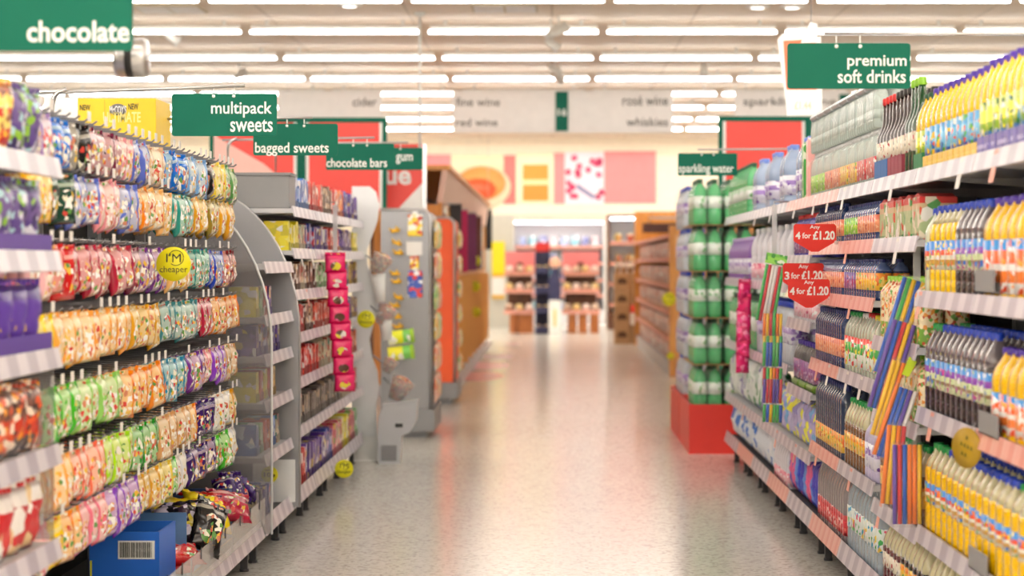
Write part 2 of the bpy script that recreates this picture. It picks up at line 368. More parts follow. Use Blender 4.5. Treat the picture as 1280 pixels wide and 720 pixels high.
# ---------------------------------------------------------------- drinks: kinds of bottle, carton and pack
def plastic(name, c, bump=True, alpha=1): return mat(name, c, .1, coat=.45, bump=(42, .35) if bump else None, alpha=alpha)
CAP = {'blue': (22, 62, 190), 'purple': (66, 30, 160), 'green': (20, 150, 70), 'navy': (26, 38, 110), 'white': (238, 238, 240), 'red': (210, 40, 40), 'yellow': (240, 220, 50), 'black': (30, 28, 28), 'dkgreen': (16, 80, 50), 'lime': (150, 210, 60), 'teal': (60, 160, 190), 'grey': (170, 176, 184), 'gold': (200, 160, 70)}
def capm(k): return mat('cap_'+k, CAP[k], .35)
LB = {
 'squash': pmat('label_squash', [(0, (226, 220, 200)), (.15, (206, 160, 70)), (.34, (240, 236, 222)), (.5, (228, 90, 60)), (.68, (60, 140, 222))], [(240, 120, 40), (250, 220, 60), (245, 245, 245), (90, 170, 60), (60, 120, 210)], 80, .32, vary=.02),
 'dark': pmat('label_dark', [(0, (216, 222, 180)), (.2, (150, 120, 90)), (.32, (214, 226, 180)), (.52, (130, 60, 170)), (.74, (60, 140, 216))], [(190, 60, 150), (240, 240, 235), (120, 170, 70), (60, 120, 210)], 80, .3, vary=.02),
 'orange': pmat('label_orange', [(0, (240, 240, 240)), (.2, (240, 130, 60)), (.42, (242, 240, 238)), (.55, (240, 100, 40)), (.8, (30, 140, 220))], [(245, 245, 245), (250, 160, 60), (240, 90, 40)], 70, .28, vary=.02),
 'lemon': pmat('label_lemon', [(0, (60, 130, 200)), (.3, (150, 190, 70)), (.5, (240, 236, 90)), (.8, (200, 215, 110))], [(40, 110, 60), (250, 240, 80), (80, 150, 210), (245, 245, 240), (190, 190, 40)], 75, 0.40, vary=.02),
 'tropical': pmat('label_tropical', [(0, (40, 100, 200)), (.25, (120, 190, 230)), (.75, (90, 170, 225))], [(230, 90, 60), (90, 170, 70), (240, 240, 240), (50, 110, 190), (250, 200, 60)], 75, 0.40, vary=.02),
 'limegreen': pmat('label_limegreen', [(0, (150, 215, 60)), (.8, (120, 190, 50))], [(200, 230, 90), (90, 170, 50), (240, 245, 220)], 90, 0.25, vary=.02),
 'salmon': pmat('label_salmon', [(0, (236, 150, 110)), (.7, (226, 120, 90))], [(245, 190, 150), (200, 90, 80), (250, 230, 210)], 90, 0.25, vary=.02),
 'amber': pmat('label_amber', [(0, (240, 190, 60)), (.6, (240, 150, 50))], [(250, 220, 120), (220, 110, 50), (120, 170, 60)], 90, 0.30, vary=.02),
 'violet': pmat('label_violet', [(0, (150, 80, 150)), (.6, (110, 70, 160))], [(190, 60, 110), (220, 190, 220), (90, 60, 140)], 90, 0.30, vary=.02),
 'red': pmat('label_red', [(0, (215, 60, 70)), (.7, (190, 40, 50))], [(240, 120, 110), (245, 230, 225), (150, 30, 40)], 90, 0.25, vary=.02),
 'cream': pmat('label_cream', [(0, (236, 228, 210)), (.8, (228, 220, 200))], [(90, 80, 70), (200, 190, 170), (180, 60, 60), (245, 242, 235)], 90, 0.30, vary=.02),
 'juice': pmat('label_juice', [(0, (240, 245, 235)), (.45, (70, 170, 80)), (.8, (230, 60, 50))], [(250, 230, 80), (80, 170, 80), (230, 70, 60), (245, 245, 245)], 67, 0.40, vary=.02),
 'lilac': pmat('label_lilac', [(0, (225, 222, 240)), (.5, (150, 120, 190)), (.75, (235, 235, 245))], [(120, 80, 170), (240, 240, 250), (200, 190, 225)], 60, 0.35, vary=.02),
 'pinkwhite': pmat('label_pinkwhite', [(0, (240, 190, 200)), (.6, (235, 150, 170))], [(250, 225, 230), (220, 90, 130), (245, 245, 245)], 67, 0.35, vary=.02),
 'seltzer': pmat('label_seltzer', [(0, (240, 245, 245)), (.35, (225, 235, 230))], [(70, 170, 90), (60, 160, 200), (220, 70, 110), (245, 245, 245), (245, 210, 70)], 63, 0.40, vary=.02),
}
def bottle(name, h, r, liq, cap, label, lz=(.3, .6), neck=.62, sq=0., fill=None, clear=None, n=14, capr=.42, ribs=True, long=False, tray=None, cat='bottle', foot=.04):
    if not long and not sq: sq, n = .3, 20
    fm = fill if fill is not None else neck+.02
    mb = MB()
    prof = [(r*.8, 0), (r*.97, h*foot*.5), (r, h*foot)]
    if ribs:
        for k in range(1, 5):
            z = foot+(neck-foot)*k/5; prof += [(r, h*(z-.015)), (r*.965, h*z), (r, h*(z+.015))]
    if long: prof += [(r, h*neck), (r*.93, h*(neck+.04)), (r*.62, h*(neck+.11)), (r*.42, h*(neck+.19)), (r*.36, h*.93)]
    else: prof += [(r, h*neck), (r*.96, h*(neck+(.9-neck)*.25)), (r*.8, h*(neck+(.9-neck)*.55)), (r*.5, h*(neck+(.9-neck)*.85)), (r*.37, h*.9), (r*.36, h*.94)]
    lo = [p for p in prof if p[1] <= h*fm+1e-6]; hi = [p for p in prof if p[1] > h*fm-1e-6]
    mats = [liq]
    if clear is not None and len(hi) > 1 and len(lo) > 1:
        mb.lathe(lo, n, mi=0, sq=sq); mb.lathe([lo[-1]]+hi, n, mi=1, sq=sq); mats = [liq, clear]
    else: mb.lathe(prof, n, sq=sq)
    kids = [('cap', MB().lathe([(r*capr*.96, h*.915), (r*capr, h*.925), (r*capr, h*.985), (r*capr*.85, h)], 12).mesh('cap', cap), None)]
    if label is not None:
        a, b = lz
        kids.append(('label', MB().lathe([(r*1.0, h*a), (r*1.025, h*a), (r*1.025, h*b), (r*1.0, h*b)], n, sq=sq).mesh('label', label), None))
    if tray is not None:
        tm, tz = tray
        kids.append(('tray_band', MB().box(-r*1.08, r*1.08, -r*1.02, r*1.02, .0, tz).mesh('tray_band', tm), None))
    return Proto(name, cat, mb.mesh(name, mats), kids)
PL = lambda c, n: plastic('liquid_'+n, c)
clearP = mat('clear_plastic', (214, 224, 226), .12, alpha=.5, coat=.3)
clearN = mat('clear_neck', (206, 200, 160), .06, coat=1)
waterM = mat('water_plastic', (196, 210, 222), .12, alpha=.62, coat=.4)
yel, dk = PL((250, 206, 0), 'yellow'), PL((38, 22, 30), 'dark')
B = {}
trayp = pmat('tray_purple', [(0, (58, 46, 160)), (.4, (190, 186, 230)), (.6, (58, 46, 160))], [(58, 46, 160), (70, 58, 176)], 60, .4)
trayy = pmat('tray_yellow', [(0, (232, 192, 6)), (.4, (240, 214, 70)), (.55, (232, 192, 6))], [(232, 192, 6), (240, 206, 40)], 60, .4)
trayg = mat('tray_green', (40, 130, 80), .6)
B['sq_purple'] = bottle('squash_bottle', .262, .04, yel, capm('purple'), LB['lemon'], (.12, .56), .6, tray=(trayp, .055))
B['sq_yellow'] = bottle('squash_bottle', .255, .04, yel, capm('purple'), LB['tropical'], (.12, .52), .6, tray=(trayy, .045))
B['sq_green'] = bottle('squash_bottle', .25, .04, yel, capm('dkgreen'), LB['lemon'], (.12, .52), .6, tray=(trayg, .06))
B['cordial'] = bottle('cordial_bottle', .30, .037, mat('dark_glass', (40, 16, 18), .1, coat=.6), capm('black'), LB['cream'], (.24, .46), .5, ribs=False, long=True, tray=(mat('tray_maroon', (150, 50, 70), .6), .075))
B['cordial_b'] = bottle('cordial_bottle', .30, .037, MATS['dark_glass'], capm('red'), LB['cream'], (.24, .46), .5, ribs=False, long=True, tray=(mat('tray_blue', (50, 110, 180), .6), .075))
B['cordial_g'] = bottle('cordial_bottle', .315, .035, mat('green_glass', (20, 70, 40), .1, coat=.6), capm('lime'), LB['cream'], (.24, .44), .5, ribs=False, long=True)
B['yellow'] = bottle('fruit_drink_bottle', .27, .039, yel, capm('blue'), LB['squash'], (.28, .6), .66, clear=clearN, fill=.8)
B['clear'] = bottle('fruit_drink_bottle', .265, .039, mat('pale_liquid', (214, 220, 190), .12, coat=.5), capm('blue'), LB['squash'], (.28, .6), .66)
B['darkb'] = bottle('blackcurrant_bottle', .27, .039, dk, capm('blue'), LB['dark'], (.28, .6), .66, clear=mat('clear_neck_grey', (96, 88, 96), .06, coat=1))
B['darkg'] = bottle('blackcurrant_bottle', .27, .039, dk, capm('green'), LB['dark'], (.28, .6), .66, clear=MATS['clear_neck_grey'])
B['orange'] = bottle('orange_drink_bottle', .27, .048, PL((248, 196, 4), 'bright'), capm('purple'), LB['orange'], (.06, .58), .64, clear=None)
B['shorty'] = bottle('orange_drink_bottle', .235, .045, MATS['liquid_bright'], capm('purple'), LB['orange'], (.08, .5), .62)
B['jb'] = bottle('yellow_juice_bottle', .27, .041, PL((248, 198, 0), 'juice'), capm('blue'), LB['squash'], (.33, .56), .68, clear=clearN, fill=.78)
B['jg'] = bottle('yellow_juice_bottle', .27, .041, MATS['liquid_juice'], capm('green'), LB['squash'], (.33, .56), .68, clear=clearN, fill=.78)
B['fizzk'] = bottle('fizzy_drink_bottle', .235, .036, PL((46, 34, 26), 'cola'), capm('black'), LB['amber'], (.3, .52), .62, clear=MATS['clear_neck'])
B['fizzg'] = bottle('fizzy_drink_bottle', .225, .036, PL((90, 96, 60), 'olive'), capm('green'), LB['amber'], (.3, .52), .62, clear=MATS['clear_neck'])
B['fizzw'] = bottle('fizzy_drink_bottle', .22, .036, PL((90, 20, 30), 'wine'), capm('white'), LB['cream'], (.3, .52), .62, clear=MATS['clear_neck'])
blueM = PL((36, 56, 104), 'blue')
def mini(k, cap, lab, h=.15, r=.03, liq=None): B[k] = bottle('blue_water_bottle', h, r, liq or blueM, capm(cap), LB[lab], (.24, .66), .7, clear=mat('blue_neck', (90, 110, 160), .06, coat=1))
mini('mb_lime', 'navy', 'limegreen'); mini('mb_salmon', 'navy', 'salmon'); mini('mb_violet', 'navy', 'violet'); mini('mb_amber', 'navy', 'amber')
B['tall_salmon'] = bottle('slim_blue_bottle', .235, .032, blueM, capm('navy'), LB['salmon'], (.2, .5), .74)
B['mid_salmon'] = bottle('slim_blue_bottle', .165, .03, blueM, capm('navy'), LB['salmon'], (.2, .6), .72)
B['tall_amber'] = bottle('slim_blue_bottle', .30, .032, mat('liquid_slate', (58, 70, 96), .14, coat=.5), capm('navy'), LB['amber'], (.1, .34), .76)
B['juice_g'] = bottle('clear_juice_bottle', .235, .036, mat('juice_clear', (206, 214, 196), .12, coat=.5, alpha=.75), capm('green'), LB['juice'], (.12, .6), .64)
B['juice_r'] = bottle('clear_juice_bottle', .24, .037, MATS['juice_clear'], capm('red'), LB['juice'], (.12, .6), .64)
B['juice_y'] = bottle('clear_juice_bottle', .235, .037, MATS['juice_clear'], capm('yellow'), LB['juice'], (.12, .6), .64)
B['juice_w'] = bottle('clear_juice_bottle', .235, .037, MATS['juice_clear'], capm('white'), LB['juice'], (.12, .6), .64)
B['brown'] = bottle('brown_drink_bottle', .26, .037, PL((120, 82, 50), 'brown'), capm('green'), LB['amber'], (.25, .5), .64, clear=MATS['clear_neck'])
B['lav'] = bottle('lavender_drink_bottle', .22, .033, mat('lavender', (200, 192, 224), .3), capm('white'), LB['lilac'], (.2, .6), .68)
B['greyred'] = bottle('sparkling_bottle', .29, .036, mat('grey_liquid', (150, 142, 146), .12, coat=.5, alpha=.85), capm('grey'), LB['red'], (.12, .4), .62)
B['sparkle'] = bottle('sparkling_bottle', .30, .04, waterM, capm('grey'), LB['seltzer'], (.3, .58), .62)
B['sparkle_p'] = bottle('sparkling_bottle', .30, .04, waterM, capm('purple'), LB['seltzer'], (.3, .58), .62)
B['sparkle_r'] = bottle('sparkling_bottle', .30, .04, waterM, capm('red'), LB['seltzer'], (.3, .58), .62)
B['sparkle_b'] = bottle('sparkling_bottle', .30, .04, waterM, capm('blue'), LB['seltzer'], (.3, .58), .62)
B['water'] = bottle('water_bottle', .33, .046, mat('water_blue', (176, 196, 226), .12, alpha=.75, coat=.4), mat('cap_pale_blue', (110, 140, 220), .35), LB['lilac'], (.18, .5), .62)
B['greenwater'] = bottle('green_water_bottle', .31, .046, mat('green_plastic', (90, 195, 125), .1, alpha=.8, coat=.5), capm('dkgreen'), pmat('label_greenwhite', [(0, (232, 240, 232)), (.7, (190, 220, 190))], [(240, 245, 240), (120, 180, 120)], 45, 0.25, vary=.02), (.3, .55), .62)
B['white'] = bottle('white_bottle', .30, .046, mat('white_plastic', (232, 230, 238), .25), capm('white'), LB['pinkwhite'], (.06, .34), .58)
B['white_low'] = bottle('white_bottle', .235, .044, MATS['white_plastic'], capm('white'), LB['pinkwhite'], (.06, .34), .58)
B['purpleb'] = bottle('purple_bottle', .26, .042, mat('purple_plastic', (140, 100, 180), .25), mat('cap_lilac', (200, 180, 225), .35), LB['lilac'], (.15, .5), .6)
def carton(name, wy, dx, h, m, lid=None, cat='carton', kid='top_flap'):
    """a printed box: its own print, a folded top with a lighter seam"""
    return Proto(name, cat, MB().box(-dx/2, dx/2, -wy/2, wy/2, 0, h, bev=.003).mesh(name, m),
                 [(kid, MB().prism([(-wy*.46, h), (wy*.46, h), (wy*.06, h+.012), (-wy*.06, h+.012)], -dx*.46, dx*.46, plane='yz').mesh(kid, lid or m), None)])
B['carton'] = carton('juice_carton_pack', .155, .12, .135, pmat('print_carton', [(0, (60, 140, 80)), (.14, (180, 200, 150)), (.7, (214, 190, 150)), (.84, (214, 60, 60))], [(240, 230, 210), (90, 160, 90), (220, 90, 70), (250, 250, 245)], 34, .4), mat('carton_red', (206, 60, 60), .5))
B['pouch'] = bottle('smoothie_bottle', .22, .04, pmat('print_smoothie', [(0, (120, 170, 70)), (.3, (240, 225, 190)), (.75, (235, 215, 170))], [(240, 160, 70), (250, 235, 200), (200, 90, 60), (110, 170, 80)], 90, .45), capm('lime'), None, neck=.7, ribs=False)
def film_pack(name, nx, ny, h, bot, wy, dx, film=None, band=None, cat='multipack'):
    """bottles shrink-wrapped together: each bottle a part, the film another"""
    p = wy/ny; q = dx/nx; kids = []
    for i in range(nx):
        for j in range(ny):
            me = bot; kids.append(('bottle', me, (-dx/2+q*(i+.5), -wy/2+p*(j+.5), 0)))
    if band is not None:
        kids.append(('band', MB().box(-dx/2-.003, dx/2+.003, -wy/2-.003, wy/2+.003, band[1]*h, band[2]*h, bev=.01).mesh('band', band[0]), None))
    mb = MB().box(-dx/2-.001, dx/2+.001, -wy/2-.001, wy/2+.001, .002, h*.93, bev=.025)
    return Proto(name, cat, mb.mesh(name, film or M_film), kids)
def simple_bottle(h, r, m, cap, lab, a, b, n=10):
    mb = MB().lathe([(r*.85, 0), (r, h*.04), (r, h*.3), (r*.96, h*.33), (r, h*.36), (r, h*.62), (r*.8, h*.78), (r*.36, h*.9)], n)
    mb.lathe([(r*.42, h*.9), (r*.42, h)], 8, mi=1); mb.lathe([(r*1.02, h*a), (r*1.02, h*b)], n, mi=2)
    return mb.mesh('bottle', [m, cap, lab])
for k, lab in (('lime', 'limegreen'), ('orange', 'salmon'), ('amber', 'amber'), ('red', 'red')):
    B['fp_'+k] = film_pack('flavoured_water_pack', 2, 4, .2, simple_bottle(.2, .03, mat('pack_bottle', (206, 222, 216), .15, alpha=.85, coat=.3), capm('white'), LB[lab], .12, .5), .24, .12, film=mat('pack_film', (225, 235, 230), .12, alpha=.25))
B['fp_plain'] = film_pack('clear_water_pack', 2, 4, .17, simple_bottle(.17, .03, MATS['pack_bottle'], capm('white'), MATS['pack_bottle'], .2, .4), .24, .12, film=MATS['pack_film'], band=(mat('grey_film', (176, 186, 196), .2), .86, 1.0))
B['fp_green'] = film_pack('green_bottle_pack', 2, 3, .31, simple_bottle(.31, .048, mat('green_plastic2', (80, 195, 120), .1, coat=.5, alpha=.85), capm('dkgreen'), MATS['label_greenwhite'], .36, .62, 12), .3, .2)
B['fp_water'] = film_pack('water_bottle_pack', 2, 3, .31, simple_bottle(.31, .046, mat('water_plastic2', (220, 228, 240), .12, coat=.4, alpha=.75), capm('blue'), LB['lilac'], .34, .6, 12), .3, .2)
B['fp_dark'] = film_pack('dark_bottle_pack', 2, 3, .22, simple_bottle(.22, .036, dk, capm('purple'), LB['violet'], .2, .6), .26, .16, band=(mat('band_green', (110, 150, 50), .4), 0.02, .16))
B['fp_pinkwhite'] = film_pack('white_bottle_pack', 2, 3, .17, simple_bottle(.17, .035, mat('white_plastic2', (240, 236, 240), .25), capm('white'), LB['pinkwhite'], .1, .5), .24, .16)
B['fp_purple'] = film_pack('purple_bottle_pack', 2, 3, .2, simple_bottle(.2, .035, mat('blue_purple', (96, 90, 190), .2), capm('red'), LB['violet'], .1, .6), .24, .16)
def pack(name, wy, dx, h, m, cat='pack'):
    me = pillow(wy, h, dx, 8, 8).mesh(name, m)
    return Proto(name, cat, me, [('top_seal', seal(wy, h).mesh('top_seal', m), None)])
def pillow(w_, h, t, nx=8, nz=10, seed=0, wr=.12, seal_=.06):
    """puffed bag: front and back skins that meet in flat seals above and below; width on X, front towards -Y, foot at z=0"""
    mb = MB(); mb.weld = True
    for side in (-1, 1):
        vs = []; fs = []
        for j in range(nz+1):
            v = j/nz; z = h*v
            bz = max(0, 1-abs(2*v-1)**3.2)
            for i in range(nx+1):
                u = i/nx; bx = max(0, 1-abs(2*u-1)**2.6)
                d = t/2*(bz*bx)**.6
                d *= 1+wr*(noise.noise(Vector((u*5+seed*7.3, v*5, side*3)))*2)
                x = (u-.5)*w_*(1-.05*bz*(1 if 0 < j < nz else 0)); 
                vs.append((x+wr*.02*noise.noise(Vector((v*6, u*2, seed))), side*d, z))
        for j in range(nz):
            for i in range(nx):
                a = j*(nx+1)+i; q = (a, a+1, a+nx+2, a+nx+1)
                fs.append(q if side < 0 else tuple(reversed(q)))
        mb.add(vs, fs, 0, True)
    return mb
def seal(w_, h, t=.002, hh=.014, n=9):
    """crimped strip along the top of a bag"""
    vs = []; fs = []
    out = []
    mb = MB()
    pts = [(-w_/2+w_*i/n, (t if i % 2 else -t)) for i in range(n+1)]
    vs = [(x, y-.0008, h-.002) for x, y in pts]+[(x, y-.0008, h+hh) for x, y in pts]+[(x, y+.0008, h-.002) for x, y in pts]+[(x, y+.0008, h+hh) for x, y in pts]
    k = n+1
    for i in range(n):
        fs += [(i, i+1, k+i+1, k+i), (2*k+i+1, 2*k+i, 3*k+i, 3*k+i+1), (k+i, k+i+1, 3*k+i+1, 3*k+i)]
    mb.add(vs, fs); return mb

def run(k, desc, y0, y1, z, place, group, rows=1, pitch=None, side=1, xoff=.026, rowgap=None, zjit=0, yaw=0, dz=0):
    """a row of one kind along a shelf, counted from its far end; back rows stand behind it"""
    p = B[k]
    if z < .25: z, xoff = .179, .036
    xs = [v[0] for v in [tuple(q.co) for q in p.root.vertices]]; ys = [q.co.y for q in p.root.vertices]
    dx = max(xs)-min(xs); dy = max(ys)-min(ys)
    pitch = pitch or dy*1.06
    n = max(1, int((y1-y0)/pitch+.02)); step = (y1-y0)/n if n > 1 else pitch
    for r in range(rows):
        for i in range(n):
            y = y1-step*(i+.5)
            x = side*(abs(XR if side > 0 else XL)+xoff+dx/2+r*(rowgap or dx*1.06))
            lab = '%s %s%s from the far end, %s' % (ordw(i+1), ('' if r == 0 else 'rear '), desc, place)
            p.put((x, y+random.uniform(-.001, .001), z-.0072+dz), lab, group if r == 0 else group+', back row', rz=random.uniform(-yaw, yaw))
def R(i): return RB[i-1], RB[i]
SH = ['top', 'second', 'third', 'fourth', 'fifth']
# top shelf
g = 'squash bottles along the top drinks shelf'
run('sq_purple', 'yellow squash bottle in purple tray', 5.3, 6.3, 1.59, 'top shelf', g, 2)
run('sq_yellow', 'yellow squash bottle in yellow tray', 6.3, 7.22, 1.59, 'top shelf', g, 2)
run('sq_green', 'green-capped squash bottle in green tray', 7.23, 7.4, 1.59, 'top shelf', g)
run('cordial_g', 'green-necked cordial bottle', 7.42, 7.64, 1.59, 'top shelf', 'green glass cordial bottles', 1)
run('cordial', 'dark cordial bottle in maroon tray', 7.65, 7.98, 1.59, 'top shelf', 'dark glass cordial bottles', 2)
run('cordial_b', 'red-capped dark cordial bottle', 7.99, 8.3, 1.59, 'top shelf', 'dark glass cordial bottles', 2)
for k, nm, a, b in (('fp_red', 'red-labelled', 8.32, 8.84), ('fp_amber', 'amber-labelled', 8.84, 9.36), ('fp_orange', 'orange-labelled', 9.36, 9.88), ('fp_lime', 'lime-labelled', 9.88, 10.4)):
    run(k, nm+' water pack', a, b, 1.59, 'top shelf', 'flavoured water packs on the top shelf')
    run('fp_plain', 'clear water pack stacked on the %s packs' % nm, a, b, 1.59+.201, 'top shelf', 'clear water packs stacked on the flavoured ones')
for q, yy in enumerate((10.95, 11.75, 12.55, 13.35)):
    for r_ in range(3):
        for d in range(2):
            B['water'].put((1.23+r_*.135, yy+d*.14, 1.5828), 'pale blue water bottle, %s cluster from the straws, %s row back, %s' % (ordw(q+1), ordw(r_+1), ('near side', 'far side')[d]), 'large water bottles on the top shelf', sc=(1.3, 1.3, .95))
B['greenstrip'] = carton('green_carton', .09, .1, .26, pmat('print_greencarton', [(0, (60, 160, 70)), (.8, (90, 180, 80))], [(230, 245, 220), (40, 120, 60), (60, 160, 70)], 24, .35))
B['pinkstrip'] = carton('pink_carton', .09, .1, .27, pmat('print_pinkcarton', [(0, (244, 180, 176)), (.9, (250, 205, 200))], [(244, 180, 176), (248, 220, 214)], 24, .3))
run('pinkstrip', 'pink shelf-tray carton', 10.43, 10.56, 1.59, 'top shelf', 'pink cartons on top shelf')
run('greenstrip', 'green printed carton', 10.57, 10.74, 1.59, 'top shelf', 'green cartons on top shelf')
run('greenwater', 'green sparkling water bottle', 13.75, 15.2, 1.59, 'top shelf', 'green water bottles on the top shelf', 1, pitch=.105)
# nearest two bays
pl = 'second shelf of near bays'
run('orange', 'orange-labelled drink bottle', 5.3, 6.25, 1.21, pl, 'orange drink bottles on the second shelf', 2)
run('darkb', 'blackcurrant bottle', 6.25, 6.68, 1.21, pl, 'blackcurrant bottles on the second shelf', 2)
run('yellow', 'yellow fruit-drink bottle', 6.68, 7.14, 1.21, pl, 'yellow drink bottles on the second shelf', 2)
run('clear', 'pale fruit-drink bottle', 7.14, 7.22, 1.21, pl, 'pale drink bottles on the second shelf', 2)
pl = 'third shelf of near bays'
run('shorty', 'short orange-drink bottle', 5.3, 6.14, .85, pl, 'short orange drink bottles', 1)
run('darkb', 'blue-capped blackcurrant bottle', 6.16, 7.04, .85, pl, 'blackcurrant bottles on the third shelf', 2)
run('darkg', 'green-capped blackcurrant bottle', 7.05, 7.22, .85, pl, 'blackcurrant bottles on the third shelf', 2)
run('darkg', 'hidden green-capped blackcurrant bottle', 5.4, 6.14, .85, pl, 'blackcurrant bottles on the third shelf', 1, xoff=.13)
pl = 'fourth shelf of near bays'
run('jb', 'blue-capped juice bottle', 5.9, 6.94, .48, pl, 'yellow juice bottles on the fourth shelf', 2)
run('jg', 'green-capped juice bottle', 5.3, 5.89, .48, pl, 'yellow juice bottles on the fourth shelf', 2)
run('jg', 'far green-capped juice bottle', 6.95, 7.22, .48, pl, 'yellow juice bottles on the fourth shelf', 2)
pl = 'base shelf of near bays'
run('fizzk', 'black-capped cola bottle', 6.62, 7.22, .2, pl, 'fizzy drink bottles on the base shelf', 2)
run('fizzg', 'green-capped fizzy bottle', 6.4, 6.61, .2, pl, 'fizzy drink bottles on the base shelf', 2)
run('fizzw', 'white-capped fizzy bottle', 5.5, 6.39, .2, pl, 'fizzy drink bottles on the base shelf', 1)
# third bay
pl = 'second shelf of third drinks bay'
run('carton', 'juice carton pack', 7.28, 8.2, 1.38, pl, 'juice cartons on the second shelf', 1, pitch=.165)
run('pouch', 'smoothie bottle', 7.3, 8.2, 1.04, 'third shelf of third drinks bay', 'smoothie bottles in the third bay', 2)
run('pouch', 'low smoothie bottle', 7.3, 8.2, .79, 'fourth shelf of third drinks bay', 'smoothie bottles in the third bay', 1)
run('brown', 'brown drink bottle', 7.3, 8.2, .465, 'fifth shelf of third drinks bay', 'brown drink bottles low in the third bay', 1)
run('fizzk', 'amber-labelled cola bottle', 7.28, 7.8, .2, 'base shelf of third drinks bay', 'cola bottles at the foot of the third bay', 2)
run('fizzw', 'cream-labelled fizzy bottle', 7.81, 8.2, .2, 'base shelf of third drinks bay', 'fizzy bottles at the foot of third bay', 2)
# fourth and fifth
pl = 'second shelf of fourth bay'
run('mb_salmon', 'salmon-labelled blue bottle', 8.28, 8.8, 1.38, pl, 'small blue bottles on second shelf', 2)
run('mb_lime', 'lime-labelled blue bottle', 8.81, 9.2, 1.38, pl, 'small blue bottles on second shelf', 2)
pl = 'second shelf of fifth bay'
run('mid_salmon', 'slim blue bottle', 9.26, 10.2, 1.38, pl, 'slim blue bottles on second shelf', 1)
pl = 'third shelf of fourth bay'
run('mb_amber', 'amber-labelled blue bottle', 8.28, 8.85, 1.17, pl, 'small blue bottles on third shelf', 2)
run('mb_violet', 'violet-labelled blue bottle', 8.86, 9.2, 1.17, pl, 'small blue bottles on third shelf', 2)
run('mb_salmon', 'salmon-labelled bottle', 9.26, 10.2, 1.17, 'third shelf of fifth bay', 'small blue bottles in the fifth bay', 1)
pl = 'fourth shelf of fourth bay'
run('juice_y', 'yellow-capped juice bottle', 8.28, 8.5, .88, pl, 'clear juice bottles', 2)
run('juice_r', 'red-capped juice bottle', 8.5, 8.66, .88, pl, 'clear juice bottles', 2)
run('juice_w', 'white-capped juice bottle', 8.66, 8.83, .88, pl, 'clear juice bottles', 1)
run('juice_g', 'green-capped juice bottle', 8.83, 9.2, .88, pl, 'clear juice bottles', 2)
run('tall_salmon', 'slim navy-capped bottle', 9.26, 10.2, .88, 'fourth shelf of fifth bay', 'slim blue bottles on the fourth shelf', 2)
pl = 'fifth shelf of fourth bay'
run('lav', 'lavender bottle', 8.28, 8.6, .515, pl, 'lavender drink bottles', 2)
run('brown', 'green-capped brown bottle', 8.61, 9.2, .515, pl, 'brown drink bottles on the fifth shelf', 2)
run('tall_amber', 'slim slate-blue bottle', 9.26, 10.2, .515, 'fifth shelf of fifth bay', 'slim slate bottles on the fifth shelf', 2)
pl = 'base shelf of fourth bay'
run('sparkle', 'grey-capped sparkling bottle', 8.28, 8.62, .2, pl, 'sparkling water bottles on the base shelf', 2)
run('sparkle_b', 'blue-capped sparkling bottle', 8.62, 8.79, .2, pl, 'sparkling water bottles on the base shelf', 1)
run('sparkle_p', 'purple-capped sparkling bottle', 8.79, 8.96, .2, pl, 'sparkling water bottles on the base shelf', 1)
run('sparkle_r', 'red-capped sparkling bottle', 8.96, 9.2, .2, pl, 'sparkling water bottles on the base shelf', 1)
run('greyred', 'red-labelled grey bottle', 9.26, 10.2, .2, 'base shelf of fifth bay', 'grey sparkling bottles on the base shelf', 2)
# sixth to tenth
pm1 = pmat('print_yellowlilac', [(0, (190, 175, 215)), (.6, (160, 150, 205))], [(240, 235, 60), (245, 240, 90), (200, 190, 225), (120, 170, 220)], 16, .6)
pm2 = pmat('print_bluepink', [(0, (70, 90, 210)), (.5, (90, 80, 200))], [(225, 50, 110), (60, 80, 210), (240, 110, 160), (120, 160, 235)], 14, .75, stretch=(1, 1, .35))
pm3 = pmat('print_whiteblue', [(0, (240, 240, 245)), (.3, (236, 240, 248))], [(80, 130, 210), (245, 245, 250), (225, 230, 240)], 14, .5)
pm4 = pmat('print_greenwhite', [(0, (226, 232, 228)), (.5, (200, 215, 205))], [(60, 140, 80), (235, 238, 240), (130, 120, 180), (240, 245, 240)], 14, .6)
def wrap(k, nm, wy, dx, h, m): B[k] = Proto(nm, 'pack', rotz90(pillow(wy, h, dx, 8, 10, seed=len(B), wr=.2)).mesh(nm, m), [('top_seal', rotz90(seal(wy*.9, h)).mesh('top_seal', m), None)])
def rotz90(mb): mb.v = [(y, x, z) for x, y, z in mb.v]; mb.f = [list(reversed(f)) for f in mb.f]; return mb
wrap('yl', 'yellow_lilac_pack', .13, .1, .22, pm1); wrap('bp', 'blue_pink_pack', .11, .1, .228, pm2)
wrap('wb', 'white_blue_pack', .15, .12, .228, pm3); wrap('gw', 'green_white_pack', .16, .12, .29, pm4)
run('fp_pinkwhite', 'white bottle pack', 10.28, 11.2, 1.035, 'third shelf of sixth bay', 'white bottle packs in the sixth bay')
run('fp_purple', 'purple bottle pack', 10.28, 11.2, 1.33, 'second shelf of sixth bay', 'purple bottle packs in the sixth bay')
run('fp_dark', 'dark bottle pack', 10.28, 11.2, .72, 'fourth shelf of sixth bay', 'dark bottle packs in the sixth bay')
run('yl', 'yellow and lilac wrapped pack', 10.28, 12.2, .45, 'low shelf past the straws', 'yellow and lilac packs', pitch=.14)
run('bp', 'blue and pink pack', 10.28, 11.5, .2, 'base shelf of sixth bay', 'blue and pink packs on the base shelf', pitch=.115)
run('white_low', 'plain white bottle', 11.5, 12.2, .2, 'base shelf of seventh bay', 'white bottles on the base shelf')
run('white', 'white bottle with pink label', 11.28, 13.6, 1.2, 'second shelf beyond the straws', 'white bottles on the second shelf', 2, pitch=.3)
run('purpleb', 'purple bottle', 13.65, 15.2, 1.2, 'second shelf at the far end', 'purple bottles on the second shelf', 1)
